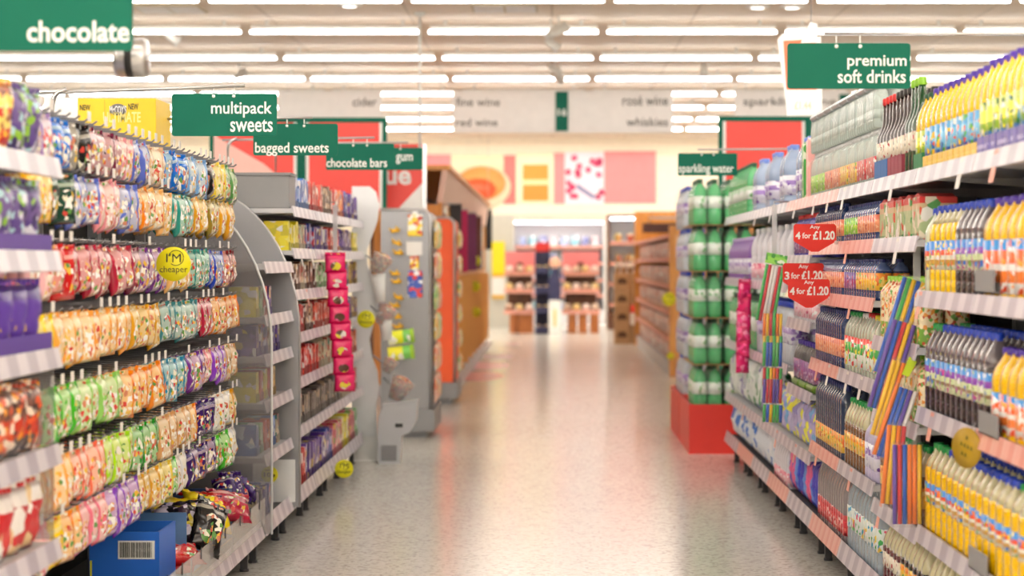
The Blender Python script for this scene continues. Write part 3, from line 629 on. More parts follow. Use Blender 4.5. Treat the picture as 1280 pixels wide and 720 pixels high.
run('fp_water', 'wrapped water pack', 11.28, 13.2, .80, 'third shelf beyond the straws', 'wrapped water packs on the third shelf', pitch=.31)
run('fp_green', 'wrapped green bottle pack', 13.25, 15.2, .80, 'third shelf at the far end', 'green packs on the third shelf', pitch=.31)
run('gw', 'green and white wrapped pack', 12.28, 15.2, .45, 'low shelf of far bays', 'green and white packs', pitch=.17)
run('wb', 'white and blue wrapped pack', 12.28, 15.2, .2, 'base shelf of far bays', 'white and blue packs on the base shelf', pitch=.16)
# red bins with towers of packs at the far end
M_bin = mat('bin_red', (222, 50, 40), .45)
def redbin(y0, y1, label):
    x0, x1 = .93, 1.62
    o = tag(obj('promotion_bin', None, None, ((x0+x1)/2, (y0+y1)/2, 0)), label, 'bin', 'red promotion bins at the end of the drinks')
    w2, h2 = (x1-x0)/2, (y1-y0)/2
    part('front_panel', MB().box(-w2, w2, -h2, -h2+.02, 0, .335), M_bin, o); part('rear_panel', MB().box(-w2, w2, h2-.02, h2, 0, .335), M_bin, o)
    part('side_panel', MB().box(-w2, -w2+.02, -h2+.02, h2-.02, 0, .335), M_bin, o); part('side_panel', MB().box(w2-.02, w2, -h2+.02, h2-.02, 0, .335), M_bin, o)
    part('deck', MB().box(-w2+.02, w2-.02, -h2+.02, h2-.02, .0, .29), M_card, o)
redbin(15.75, 16.95, 'red open promotion bin under the green bottle tower'); redbin(17.0, 18.2, 'red open promotion bin beyond the first one')
for t in range(5):
    z = .2905+t*.317
    if t: tag(obj('tier_tray', MB().box(.95, 1.6, 15.77, 16.93, z-.006, z-.001).mesh('tier_tray', M_card)), 'thin card sheet between green bottle packs, %s up the tower' % ordw(t), 'card', 'card sheets in the green tower')
    for c in range(3):
        for r_ in range(2):
            B['fp_green'].put((1.06+c*.216, 15.94+r_*.32, z), 'green bottle pack, %s tier of the tower, %s column, %s row' % (ordw(t+1), ordw(c+1), ('front', 'rear')[r_]), 'green bottle packs on the red bin')
for t in range(5):
    z = .2905+t*.315
    for r_ in range(4):
        for c in range(1):
            B['fp_water'].put((1.06+c*.212, (16.6 if r_ == 0 else 17.05+(r_-.5)*.34), z), 'water pack behind the green tower, %s tier, %s one back' % (ordw(t+1), ordw(r_+1)), 'water packs behind the green tower') if r_ else None
# hanging ribbons of straws, signs and tickets along the drinks
stripe = [(230, 60, 50), (250, 210, 40), (60, 160, 80), (50, 100, 200), (240, 140, 40), (120, 80, 180), (250, 245, 235)]
def straws(cx, cy, cz, L, n, cols, tilt, label, header=None, yawd=0, wd=.0155):
    """a clear pack of coloured drinking straws, hung from its header"""
    o = tag(obj('straw_pack', None, None, (cx, cy, cz), rot=(0, tilt, yawd)), label, 'straws', 'packs of drinking straws')
    for i in range(n):
        x = (i-(n-1)/2)*wd
        part('straw', MB().tube([(x, 0, -L/2), (x, 0, L/2)], wd*.48, 7), mat('straw_%d_%d_%d' % cols[i % len(cols)], cols[i % len(cols)], .3), o)
    part('wrapper', MB().box(-n*wd/2-.003, n*wd/2+.003, -wd*.8, wd*.8, -L/2-.01, L/2+.01, bev=.008), M_film, o)
    if header: part('header', MB().box(-n*wd/2-.004, n*wd/2+.004, -.004, .004, L/2+.005, L/2+.055), header, o)
    return o
BL, YE_, PU, GR, OR, RD, WH = (24, 90, 200), (250, 200, 0), (92, 56, 170), (60, 180, 80), (244, 124, 10), (214, 40, 50), (245, 240, 235)
def at(px, py, Y): p = P(px, py, Y); return p.x, p.y, p.z
def tiltpx(x0, y0, x1, y1, Y, *a, **k):
    a0, a1 = P(x0, y0, Y), P(x1, y1, Y); d = a0-a1
    c = (a0+a1)/2
    return straws(c.x, c.y, c.z, d.length, *a[:1], a[1], math.atan2(d.x, d.z), a[2], **k)
tiltpx(1143, 350, 1106, 468, 7.42, 5, [BL, GR, YE_, BL, YE_], 'straw pack hung at the bay divider, blue green and yellow, topmost')
tiltpx(1131, 403, 1098, 512, 7.38, 5, [PU, BL, RD, YE_, PU], 'purple and blue straw pack, second down at the bay divider')
tiltpx(1124, 452, 1096, 545, 7.34, 3, [YE_, YE_, OR], 'plain yellow straw pack, third down at the bay divider')
tiltpx(1133, 486, 1104, 572, 7.31, 5, [OR, BL, BL, PU, WH], 'blue straw pack, fourth down at the bay divider')
tiltpx(1121, 532, 1112, 630, 7.28, 4, [OR, YE_, OR, RD], 'orange straw pack, fifth down at the bay divider')
tiltpx(1134, 556, 1134, 655, 7.26, 6, [PU, RD, BL, OR, OR, YE_], 'upright purple and orange straw pack, lowest at the bay divider')
_tk = at(1136, 468, 7.3)
o = tag(part('offer_flag', MB().prism([(-.022, 0), (.0, -.008), (.026, .04), (.002, .056)], -.001, .001), mat('flag_lime', (200, 226, 40), .5), None, _tk), 'small lime green ticket clipped beside the yellow straw pack', 'ticket')
part('clip', MB().tube([(.02, 0, .03), (.045, .06, .03)], .003, 6), M_clear, o)
hd = pmat('print_header', [(0, (150, 220, 90)), (.7, (120, 200, 80))], [(240, 250, 230), (60, 150, 60)], 60, .4)
tiltpx(969, 332, 956, 402, 10.975, 6, [GR, RD, WH, WH, RD, GR], 'straw pack with green header hung beside the white bottles', header=hd)
for k, (ya, yb, cc, nm) in enumerate([(392, 424, [OR, YE_, RD, GR], 'orange and red'), (420, 428, [YE_, GR, YE_, GR], 'yellow'), (428, 458, [GR, BL, BL, GR], 'blue and green'), (460, 470, [RD, GR, YE_, OR], 'mixed pastel'), (474, 504, [PU, RD, RD, PU], 'red and purple'), (506, 526, [GR, BL, YE_, GR], 'green and blue')]):
    tiltpx(966, ya, 965, max(yb, ya+22), 10.97-.004*k, 6, cc, '%s straw pack, %s below the green-headed pack' % (nm, ordw(k+1)))
def strip(px, y0, y1, Y, label):
    a, b = P(px, y0, Y), P(px, y1, Y)
    o = tag(part('clip_strip', MB().box(a.x-.012, a.x+.012, Y-.001, Y+.001, b.z, a.z), mat('clear_strip', (220, 220, 222), .2, alpha=.55), None), label, 'clip strip')
    part('hook', MB().tube([(a.x, Y+.0, a.z-.01), (a.x, Y+.03, a.z+.015), ((a.x-.052 if a.x < 0 else a.x+.05 if a.x > 1.125 else 1.128), Y+.03, a.z+.015)], .004, 6), M_steel, o); return o
strip(1146, 300, 660, 7.5, 'clear clip strip behind the straw packs at the bay divider')
strip(968, 256, 520, 11.0, 'clear clip strip behind the green-headed straw pack')
# pink packets strip by the far bays
mp = pmat('print_pinkfoil', [(0, (230, 30, 110)), (.8, (215, 20, 90))], [(245, 80, 150), (200, 20, 90), (250, 140, 180)], 40, .5)
pk = Proto('pink_packet', 'packet', pillow(.085, .11, .035, 6, 6, 5, .35).mesh('pink_packet', mp), [('top_seal', seal(.08, .11).mesh('top_seal', mp), None)])
for k in range(6):
    p = P(931-k*.6, 376+k*18, 13.2)
    pk.put(p, 'crumpled pink foil packet by the white bottles, %s down the strip' % ordw(k+1), 'pink packets on the strip by the far drinks', rz=random.uniform(-.5, .5))
strip(931, 350, 480, 13.25, 'clip strip behind the crumpled pink packets')
# red barkers
def barker(x0, y0, x1, y1, Y, lines, label, yaw=0.0):
    a, b = P(x0, y1, Y), P(x1, y0, Y); W, H = b.x-a.x, b.z-a.z
    out = [(.004, H*.38), (W*.42, 0.004), (W*.58, 0.004), (W-.004, H*.38), (W, H*.42), (W, H*.93), (W*.96, H), (W*.04, H), (0, H*.93), (0, H*.42)]
    o = tag(obj('price_barker', MB().prism(out, -.0015, .0015).mesh('price_barker', M_red), None, a, yaw), label, 'price sign', 'red pointed price signs')
    letter(lines[0], o, W*.38, H*.80, W*.62, H*.96, -.0022, M_white)
    t1, t2, t3 = lines[1:]
    letter(t1, o, W*.04, H*.47, W*.16, H*.73, -.0022, M_white, .03); letter(t2, o, W*.2, H*.5, W*.41, H*.7, -.0022, M_white)
    letter(t3, o, W*.45, H*.45, W*.97, H*.76, -.0022, M_white, .035)
    part('clip', MB().lathe([(.001, -.004), (.008, -.004), (.008, .004), (.001, .004)], 12, (W*1.0, 0, H*.36), axis='y').tube([(W*.97, .004, H*.4), (W+.06, .02, H*.34)], .003, 6), mat('clip_clear', (226, 200, 200), .2), o)
barker(992, 280, 1045.5, 316, 9.25, ('Any', '4', 'for', '£1.20'), 'red pointed sign reading Any 4 for £1.20, highest of three', .04)
barker(978.5, 329, 1030, 368, 9.9, ('Any', '3', 'for', '£1.20'), 'red pointed sign reading Any 3 for £1.20', .03)
barker(985, 349, 1037.5, 386, 9.5, ('Any', '4', 'for', '£1.20'), 'red pointed sign reading Any 4 for £1.20, lowest of three', .03)
# olive roundel seen edgeways near the camera
c = P(1215, 560, 6.2)
o = tag(obj('price_roundel', MB().lathe([(.001, -.0015), (.055, -.0015), (.055, .0015), (.001, .0015)], 28, axis='y').mesh('price_roundel', mat('roundel_olive', (170, 136, 8), .5)), None, (1.108, 6.2, c.z), rot=(0, .3, radians(-56))), 'olive yellow round sign hanging from the third shelf edge', 'price sign')
for q, (w_, dz) in enumerate(((.02, .022), (.05, .0), (.03, -.024))): [part('print_line', MB().prism([(-w_/2+k_*.013, dz), (-w_/2+k_*.013+.01, dz), (-w_/2+k_*.013+.009, dz+.008), (-w_/2+k_*.013+.002, dz+.012)], -.0024, -.0016), mat('olive_ink', (110, 100, 20), .6), o) for k_ in range(int(w_/.012))]
part('neck', MB().tube([(0, .002, .053), (.01, .004, .075)], .003, 6), M_clear, o)
# grey shelf stops
for (px, y0, y1, Y, nm) in ((1243, 337, 366, 6.1, 'second'), (1240, 512, 545, 6.05, 'third'), (1236, 690, 716, 6.2, 'fourth')):
    a = P(px, y1, Y)
    tag(part('shelf_stop', MB().box(1.136, 1.14, Y-.13, Y+.13, a.z, a.z+.06).box(1.136, 1.17, Y-.13, Y+.13, a.z, a.z+.003), M_grey, None), 'grey metal shelf stop on the %s shelf near the camera' % nm, 'shelf stop')
# ---------------------------------------------------------------- hanging bags of sweets
candy = [(246, 240, 224), (206, 70, 62), (240, 236, 214), (96, 150, 76), (232, 186, 66), (250, 248, 242), (206, 130, 100)]
BAGC = {
 'lilac': (186, 160, 214), 'bright blue': (30, 140, 220), 'black': (34, 28, 32), 'maroon': (140, 40, 90), 'pink and clear': (236, 170, 180), 'white and blue': (120, 140, 215),
 'beige': (230, 200, 170), 'light blue': (150, 190, 230), 'yellow and white': (240, 220, 90), 'green and violet': (110, 170, 100), 'yellow and red': (246, 205, 50), 'dark green': (20, 96, 76),
 'orange': (240, 160, 30), 'pale orange': (246, 205, 140), 'teal': (60, 170, 160), 'gold': (226, 180, 50), 'olive gold': (170, 150, 60), 'white and pink': (240, 200, 205), 'red': (212, 36, 44),
 'deep pink': (190, 50, 90), 'purple': (140, 70, 170), 'blue': (40, 90, 200), 'dark red': (150, 30, 50), 'pastel orange': (250, 190, 100), 'grey teal': (90, 160, 165), 'red and gold': (230, 150, 40),
 'bright green': (90, 200, 50), 'pale green': (170, 220, 130), 'turquoise': (40, 160, 190), 'tan': (220, 180, 130), 'salmon': (240, 140, 110), 'lime': (190, 230, 40), 'grass green': (50, 170, 60),
 'dark purple': (80, 30, 130), 'white': (236, 236, 236), 'pink': (240, 150, 170), 'violet': (160, 90, 210), 'yellow': (246, 220, 40),
}
def bagm(k, v=0):
    c = tuple(int(255*(x/255)**1.45) for x in BAGC[k]); d = tuple(int(x*.8+ (20 if i == 0 else 0)) for i, x in enumerate(c)); l = tuple(int(x*.38+y*.62) for x, y in zip(c, (240, 234, 216)))
    nm = 'bag_'+k.replace(' ', '_')
    if v: return pmat(nm+'_clear', [(0, c), (.26, l), (.74, c)], candy+[c, (250, 250, 250), l], 75, .6, rough=.18, window=(.5, .42, .26, .4), axis='X')
    return pmat(nm, [(0, c), (.3, c), (.72, c), (.8, l), (.88, c)], candy+[l], 62, .55, rough=.2, window=(.5, .42, .33, .32))
BW, BH, BT = .122, .158, .05
def bagproto(k, seed, v):
    m = bagm(k, v)
    b = pillow(BW, BH-.02, BT, 8, 10, seed, .22); b.v = [(x, y, z-BH+.012) for x, y, z in b.v]
    s = seal(BW, 0, .002, .012, 11); s.v = [(x, y, z-.01) for x, y, z in s.v]
    return Proto('sweet_bag', 'sweets', b.mesh('sweet_bag', m), [('top_seal', s.mesh('top_seal', m), None)])
ROWC = [
 [('lilac', 2), ('bright blue', 2), ('black', 2), ('maroon', 4), ('pink and clear', 2), ('white and blue', 2), ('beige', 3), ('bright blue', 3), ('light blue', 4), ('black', 2), ('yellow and white', 2), ('green and violet', 3)],
 [('yellow and red', 2), ('dark green', 2), ('white and blue', 3), ('pink and clear', 3), ('white and blue', 2), ('orange', 2), ('pale orange', 4), ('teal', 4), ('gold', 2), ('olive gold', 3), ('gold', 4)],
 [('white and pink', 2), ('red', 2), ('deep pink', 7), ('maroon', 2), ('purple', 4), ('pale orange', 4), ('teal', 4), ('blue', 3), ('dark red', 3)],
 [('yellow', 2), ('pastel orange', 9), ('gold', 4), ('grey teal', 6), ('deep pink', 3), ('red and gold', 5)],
 [('red', 1), ('bright green', 4), ('pale green', 5), ('orange', 5), ('turquoise', 5), ('purple', 3), ('pink', 2), ('violet', 3), ('tan', 2)],
 [('pastel orange', 4), ('salmon', 4), ('lime', 4), ('grass green', 4), ('tan', 5), ('orange', 1), ('dark purple', 4), ('white', 3), ('gold', 2)],
 [('pink', 2), ('yellow', 1), ('orange', 2), ('pink', 3), ('violet', 4), ('gold', 3), ('yellow and white', 2), ('bright green', 1), ('white', 2), ('dark purple', 5), ('bright green', 3), ('white', 2)],
]
BP = {}
hk = MB().tube([(-.42, 0, .02), (-.03, 0, .004), (-.012, 0, .003), (-.0, 0, .012)], .0035, 6)
hk.box(-.43, -.415, -.012, .012, -.005, .04)
hookme = hk.mesh('peg_hook', mat('hook_steel', (120, 120, 124), .35, .8))
tickme = MB().box(-.001, .001, -.02, .02, .0, .028).mesh('price_ticket', M_whitetick)
bays = [o for o in COL.objects if o.name.startswith('shelving_bay') and 'hooked' in str(o.get('label'))]
rownm = ['top', 'second', 'third', 'fourth', 'fifth', 'sixth', 'lowest']
YF, YN = 9.72, 5.9
for r, seq in enumerate(ROWC):
    cols = [c for c, n in seq for _ in range(n)]; n = len(cols); step = (YF-YN)/n
    for i, c in enumerate(cols):
        y = YN+step*(i+.5); z = HOOK[r]
        bi = min(3, max(0, int((y-5.83)/1.0125))); b = bays[bi]
        h_ = obj('peg_hook', hookme, b, (XH+.016-b.location.x, y-b.location.y, z-.004))
        if random.random() < .4: obj('price_ticket', tickme, h_, (.002, 0, .004))
        for d in range(2 if random.random() < .8 else 1):
            key = (c, random.randint(0, 1))
            if key not in BP: BP[key] = bagproto(c, len(BP)+3, 0 if key[1] == 0 and c in ('black', 'dark purple', 'red', 'yellow', 'bright blue', 'dark green', 'yellow and red') else 1)
            yaw = pi/2-random.uniform(.0, .55) if d == 0 else pi/2-random.uniform(-.1, .2)
            o = BP[key].put((XH-.012-d*.075, y+random.uniform(-.004, .004), z-.013), '%s sweet bag, %s from the clear divider, %s hanging row%s' % (c, ordw(n-i), rownm[r], ('', ', behind')[d]), 'hanging sweet bags, %s row' % rownm[r],
                        rot=(random.uniform(-.05, .12), random.uniform(-.24, .03), yaw))
            o.scale = (random.uniform(.86, 1.0)*min(1, step/.134), random.uniform(.75, .95), random.uniform(.88, 1.03))
# boxes and loose bags in the base of the sweets
def traybox(x0, x1, y0, y1, z0, z1, m, label, inner=M_card, cut=None, t=.006):
    o = tag(obj('display_box', None, None, ((x0+x1)/2, (y0+y1)/2, z0)), label, 'box'); w2, d2, h = (x1-x0)/2, (y1-y0)/2, z1-z0
    part('base_panel', MB().box(-w2, w2, -d2, d2, 0, t), inner, o)
    part('front_panel', MB().box(-w2, w2, -d2, -d2+t, t, h), m, o); part('rear_panel', MB().box(-w2, w2, d2-t, d2, t, h), m, o)
    for s in (-1, 1):
        hh = h if (cut is None or s < 0) else cut
        part('side_panel', MB().box(s*w2, s*(w2-t), -d2+t, d2-t, t, hh), m if s > 0 else inner, o)
    return o
zb0 = .1708
o = traybox(-1.52, -1.29, 7.62, 7.95, zb0, .415, mat('box_blue', (20, 100, 205), .45), 'bright blue box with a bar code under the hanging sweets')
part('code_panel', MB().box(-.02, .1, -.1668, -.1655, .155, .215), M_white, o)
bc = MB(); x = -.014
while x < .092:
    q = random.choice((.0015, .003, .004)); bc.box(x, x+q, -.168, -.1669, .16, .21); x += q+random.choice((.002, .003))
part('bar_code', bc, M_ink, o); part('stripe', MB().box(-.112, -.106, -.1668, -.1655, .0, .15), M_yellow, o)
traybox(-1.56, -1.30, 8.25, 8.6, zb0, .41, mat('box_steelblue', (80, 120, 170), .5), 'slate blue cut-front box holding dark shiny bags', cut=.12)
o = traybox(-1.66, -1.31, 9.2, 9.5, zb0, .375, mat('box_navy', (38, 66, 116), .5), 'navy box with a white panel near the clear divider')
part('white_panel', MB().box(-.16, .15, -.1515, -.1503, .12, .19), M_white, o)
def loose(k, px, py, Y, label, w_=.2, h_=.16, t=.07, rot=(-1.2, 0, .3), m=None):
    p = P(px, py, Y)
    me = pillow(w_, h_, t, 10, 10, len(label), .4).mesh('loose_bag', m or bagm(k)); s = seal(w_, h_, .003, .016, 12).mesh('top_seal', m or bagm(k))
    o = tag(obj('loose_bag', me, None, p, rot=rot), label, 'sweets'); obj('top_seal', s, o)
yb_ = pmat('print_crisp', [(0, (250, 224, 20)), (.3, (250, 226, 30)), (.75, (248, 215, 20))], [(230, 110, 30), (240, 140, 40), (250, 225, 30)], 22, .8, rough=.2, window=(.5, .5, .3, .3))
loose('y', 240, 668, 8.75, 'shiny yellow bag lying across the slate blue box', .26, .2, .09, (-1.0, .15, .4), yb_)
loose('y', 266, 660, 8.95, 'second yellow bag lying by the clear riser', .2, .18, .08, (-.9, .35, .7), yb_)
bb_ = pmat('print_darkfoil', [(0, (40, 34, 44)), (.6, (30, 28, 36))], [(190, 170, 210), (230, 220, 240), (60, 40, 60), (220, 200, 60), (30, 26, 30)], 40, .7, rough=.15)
loose('k', 232, 684, 8.4, 'black and silver bag in the slate blue box', .22, .2, .09, (-.8, -.1, .2), bb_)
loose('k', 254, 690, 8.35, 'plain black bag leaning in the slate blue box', .14, .2, .06, (-.5, .5, .6), bagm('black'))
loose('red', 252, 645, 9.1, 'red bag behind the yellow bags', .2, .16, .06, (-1.1, 0, .1))
loose('deep pink', 288, 650, 9.15, 'deep pink bag behind the yellow bags', .18, .15, .06, (-.9, .2, .4))
for i in range(2): loose('red', 212+i*18, 712-i*8, 8.15, ('red striped bag on the deck beside the blue box', 'red striped bag against the clear riser')[i], .17, .14, .05, (-1.2, .1, .5*i))
for i in range(4): loose('dark purple', 284+i*11, 628-(i % 2)*5, 9.55+.06*i, 'crumpled purple bag by the clear divider, %s from the near side' % ordw(i+1), .1, .12, .05, (-.7, .3*(i-1), .5*i))
# the near bay of pouches
def mpack(nm, stripes, patch, sc=60, am=.5, **k): return pmat('pouch_'+nm, stripes, patch, sc, am, rough=.3, **k)
PM = {'fruit': mpack('fruit', [(0, (240, 220, 80)), (.25, (220, 60, 70)), (.4, (236, 215, 215))], [(230, 120, 150), (250, 235, 120), (140, 190, 80), (245, 240, 240)]),
 'amber': mpack('amber', [(0, (240, 210, 70)), (.15, (200, 50, 50)), (.3, (240, 220, 120)), (.85, (120, 70, 50))], [(240, 230, 190), (200, 60, 50), (250, 200, 60), (160, 90, 60)]),
 'violet': mpack('violet', [(0, (90, 70, 140)), (.5, (110, 90, 150))], [(140, 190, 60), (225, 225, 240), (60, 50, 100), (180, 220, 230)]),
 'purple': mpack('purple', [(0, (84, 50, 150)), (.3, (90, 60, 160)), (.8, (70, 40, 130))], [(240, 210, 40), (110, 80, 180), (230, 190, 60), (230, 120, 150)], window=(.5, .4, .38, .28)),
 'rust': mpack('rust', [(0, (90, 80, 80)), (.3, (200, 60, 40)), (.6, (120, 80, 70))], [(220, 90, 50), (240, 220, 200), (240, 160, 50), (70, 50, 50)]),
 'redwhite': mpack('redwhite', [(0, (200, 40, 45)), (.5, (190, 36, 44)), (.75, (236, 230, 225))], [(240, 235, 230), (210, 50, 50), (230, 200, 150)], 20, .45),
 'brown': mpack('brown', [(0, (110, 70, 50)), (.6, (80, 110, 60))], [(220, 200, 160), (120, 60, 50), (90, 130, 60)])}
for k in PM:
    B['po_'+k] = Proto('chocolate_pouch', 'pouch', rotz90(pillow(.12, .165, .06, 8, 10, len(k), .2)).mesh('chocolate_pouch', PM[k]), [('top_seal', rotz90(seal(.11, .165)).mesh('top_seal', PM[k]), None)])
def trayl(y0, y1, z, m, label, h=.05):
    o = tag(obj('shelf_tray', None, None, (-1.245, (y0+y1)/2, z-.0074)), label, 'tray'); w2 = (y1-y0)/2
    part('front_lip', MB().box(-.002, .002, -w2, w2, 0, h), m, o); part('tray_floor', MB().box(-.16, -.002, -w2, w2, 0, .004), m, o)
for z, ks, nm, tr in ((1.556, ['fruit', 'fruit', 'amber', 'amber', 'violet', 'violet'], 'top', None), (1.325, ['violet']*6, 'second', (84, 52, 150)), (1.085, ['purple']*6, 'third', (80, 48, 150)), (.845, ['rust']*6, 'fourth', None), (.61, ['redwhite']*6, 'fifth', None), (.39, ['brown']*6, 'sixth', None)):
    for i, k in enumerate(ks):
        for d in range(2):
            B['po_'+k].put((-1.295-d*.09, 4.9+i*.15, z-.0072+(.005 if tr else 0)), '%s pouch, %s shelf, %s from the far end of near bay, %s row' % ({'fruit': 'pink and yellow', 'amber': 'amber and red', 'violet': 'violet and green', 'purple': 'purple and yellow', 'rust': 'rust coloured', 'redwhite': 'red and white', 'brown': 'brown'}[k], nm, ordw(6-i), ('front', 'rear')[d]), 'chocolate pouches on the %s shelf' % nm, rot=(0, .12, -.25))
    if tr: trayl(4.83, 5.77, z, mat('tray_p%d' % tr[0], tr, .5), 'purple card tray under the pouches of the %s shelf' % nm)
for z0, z1, nm in ((.845, 1.03, 'fourth'), (.61, .79, 'fifth')):
    tag(part('side_screen', MB().box(-1.72, -1.24, 5.776, 5.78, z0, z1), MATS['smoked_acrylic'], None), 'clear screen at the end of the %s pouch shelf' % nm, 'screen')
# ---------------------------------------------------------------- chocolate bars and boxes
CM = {}
def bar(k, col, patch, wy=.082, dx=.12, h=.145, sc=30, am=.5):
    m = pmat('choc_'+k, [(0, col), (.5, tuple(int(c*.88) for c in col)), (.86, col)], patch, sc, am, rough=.35)
    mb = MB().prism([(-wy/2, 0), (wy/2, 0), (wy/2, h*.7), (wy*.38, h), (-wy*.38, h), (-wy/2, h*.7)], -dx/2, dx/2, plane='yz')
    B['ch_'+k] = Proto('chocolate_bar_pack', 'chocolate', mb.mesh('chocolate_bar_pack', m), [('front_lip', MB().box(dx/2, dx/2+.004, -wy/2, wy/2, 0, h*.28).mesh('front_lip', mat('lip_'+k, tuple(int(c*.7) for c in col), .5)), None)])
Wt = (245, 243, 240)
for k, c, p in (('blue', (60, 120, 200), [Wt, (40, 80, 180), (190, 210, 240)]), ('red', (214, 44, 40), [Wt, (180, 30, 36), (240, 90, 70)]), ('brown', (104, 60, 40), [Wt, (220, 190, 150), (70, 40, 30)]), ('orange', (236, 100, 40), [(60, 60, 140), Wt, (250, 160, 60)]),
                ('purple', (86, 46, 150), [(220, 190, 90), (120, 80, 180), (60, 30, 110), Wt]), ('navy', (40, 56, 150), [(220, 220, 240), (80, 100, 190), (200, 50, 60)]), ('yellow', (240, 226, 40), [(246, 236, 120), (236, 214, 20), Wt]), ('mint', (160, 210, 150), [(110, 70, 50), Wt, (90, 170, 100)]),
                ('gold', (200, 160, 70), [(110, 60, 140), (240, 220, 150), (80, 50, 60)]), ('cream', (226, 210, 180), [(140, 90, 60), (60, 130, 120), (180, 60, 50)]), ('pinkish', (230, 110, 130), [Wt, (200, 60, 90), (240, 220, 90), (120, 180, 90)]), ('greybox', (120, 112, 108), [(90, 80, 76), (200, 170, 140), (60, 44, 40)])):
    bar(k, c, p)
LVL = {0: ['blue']*7+['red']*7+['brown']*5+['red']*3+['orange']*5+['navy']*3+['purple']*6,
       1: ['yellow']*4+['cream']*3+['navy']*4+['purple']*6+['red']*6+['purple']*8+['yellow']*3,
       2: ['brown']*5+['cream']*2+['brown']*5+['mint']*7+['red']*4+['purple']*7+['gold']*6,
       3: ['red']*7+['brown']*4+['red']*9+['gold']*4+['purple']*8+['gold']*4,
       4: ['red']*13+['cream']*9+['mint']*3+['gold']*5+['orange']*5,
       5: ['red']*4+['greybox']*20+['cream']*6+['red']*5,
       6: ['red']*8+['purple']*10+['navy']*4+['pinkish']*6+['yellow']*4+['pinkish']*4+['mint']*2}
cn = {'greybox': 'grey boxed', 'pinkish': 'pink', 'mint': 'mint green'}
for lv, seq in LVL.items():
    z = CLV[lv] if lv < 6 else .2; n = len(seq); step = (15.02-11.1)/n if lv else (15.02-11.36)/n; y0 = 11.1 if lv else 11.36
    for i, k in enumerate(seq):
        y = y0+step*(i+.5)
        p = B['ch_'+k]; o = p.put((-1.255-.065+random.uniform(-.008, .0), y, z-.0072 if lv < 6 else .1708), '%s chocolate pack, %s from the grey divider, %s' % (cn.get(k, k), ordw(i+1), ['top', 'second', 'third', 'fourth', 'fifth', 'sixth', 'base'][lv]+' chocolate shelf'), 'chocolate packs on the shelves past the grey divider', rz=random.uniform(-.06, .06)-.0)
        o.scale = (1, min(1, step/.084), random.uniform(.9, 1.05)*{0: 1.15, 1: .95, 2: .98, 3: .95, 4: 1.0, 5: .95, 6: 1.3}[lv])
# short bay between the dividers
for lv, (z, seq) in enumerate(((1.07, ['yellow', 'mint', 'red', 'purple']), (.90, ['purple', 'purple', 'navy', 'cream', 'purple', 'purple']), (.70, ['yellow', 'red', 'yellow', 'red', 'gold']), (.47, ['blue', 'mint', 'red', 'orange', 'blue', 'cream']), (.2, ['gold', 'brown', 'purple', 'navy']))):
    for i, k in enumerate(seq):
        B['ch_'+k].put((-1.34, 10.08+i*.15, z-.0072 if z > .3 else .1708), '%s pack between the dividers, %s from the clear one, %s shelf' % (cn.get(k, k), ordw(i+1), ['second', 'third', 'fourth', 'fifth', 'base'][lv]), 'packs on the short bay between the dividers', sc=(1, 1.2, .9))
pw = Proto('price_card', 'card', MB().box(-.1, .1, -.004, .004, 0, .2, bev=.002).mesh('price_card', mat('card_white', (238, 240, 240), .4)))
o = pw.put((-1.31, 10.93, .1708), 'tall white card with a yellow offer spot before the grey divider')
sp = part('offer_spot', MB().lathe([(.001, -.001), (.04, -.001), (.04, .001), (.001, .001)], 20, (-.02, -.0055, .13), axis='y'), M_yellow, o)
letter('only', sp, -.04, .145, 0, .155, -.0075, M_ink); letter('10p', sp, -.046, .112, .006, .14, -.0075, M_ink, .03)
# yellow header carton and grey steel box at the near end of the chocolate
a = P(0, 250, 11.15)
tag(part('steel_box', MB().box(-1.72, -1.25, 11.05, 11.3, 1.558, 1.715, bev=.004).box(-1.725, -1.245, 11.045, 11.305, 1.715, 1.728), M_grey, None), 'plain grey steel box standing on the top chocolate shelf by the divider', 'box')
# pink sachet strip
pp = pmat('print_pinksachet', [(0, (226, 24, 96)), (.25, (236, 40, 110)), (.9, (200, 16, 80))], [(240, 220, 60), (90, 50, 30), (250, 240, 230), (236, 90, 150)], 34, .9, rough=.25, window=(.5, .35, .25, .22))
sac = Proto('pink_sachet', 'sachet', pillow(.115, .1, .03, 8, 6, 9, .2).mesh('pink_sachet', pp), [('top_seal', seal(.11, .1, .002, .01).mesh('top_seal', pp), None)])
for k in range(8):
    p = P(419+k*1.7, 341+k*21.2, 12.5)
    sac.put((p.x, p.y, p.z), 'bright pink sachet hanging by the chocolate shelves, %s down its strip' % ordw(k+1), 'pink sachets on the strip by the chocolate', rz=.25)
strip(419, 256, 480, 12.54, 'clear clip strip behind the bright pink sachets')
# yellow cheaper spots
def spot(px, py, d, Y, label, lines=True, yaw=.1, tab=True):
    p = P(px, py, Y); r = d*Y/F/2
    o = tag(obj('cheaper_spot', MB().lathe([(.001, -.0012), (r, -.0012), (r, .0012), (.001, .0012)], 32, axis='y').mesh('cheaper_spot', M_yellow), None, p, yaw), label, 'price sign', 'yellow round price signs')
    letter("I'M", o, -.42*r, .1*r, .42*r, .62*r, -.0018, M_ink, 0); letter('cheaper', o, -.8*r, -.6*r, .8*r, -.12*r, -.0018, M_ink, 0)
    ring = []
    part('ring', MB().tube([(r*.14+.44*r*cos(t), -.0018, .36*r+.44*r*sin(t)) for t in [k/20*5.2-2.3 for k in range(21)]], r*.02, 5), M_ink, o)
    if tab: part('tab', MB().box(-r*1.5, -r*.7, .0014, .0024, -r*.4, r*.35), M_clear, o)
spot(217, 330, 43, 7.7, "yellow round sign reading I'M cheaper among the hanging sweets")
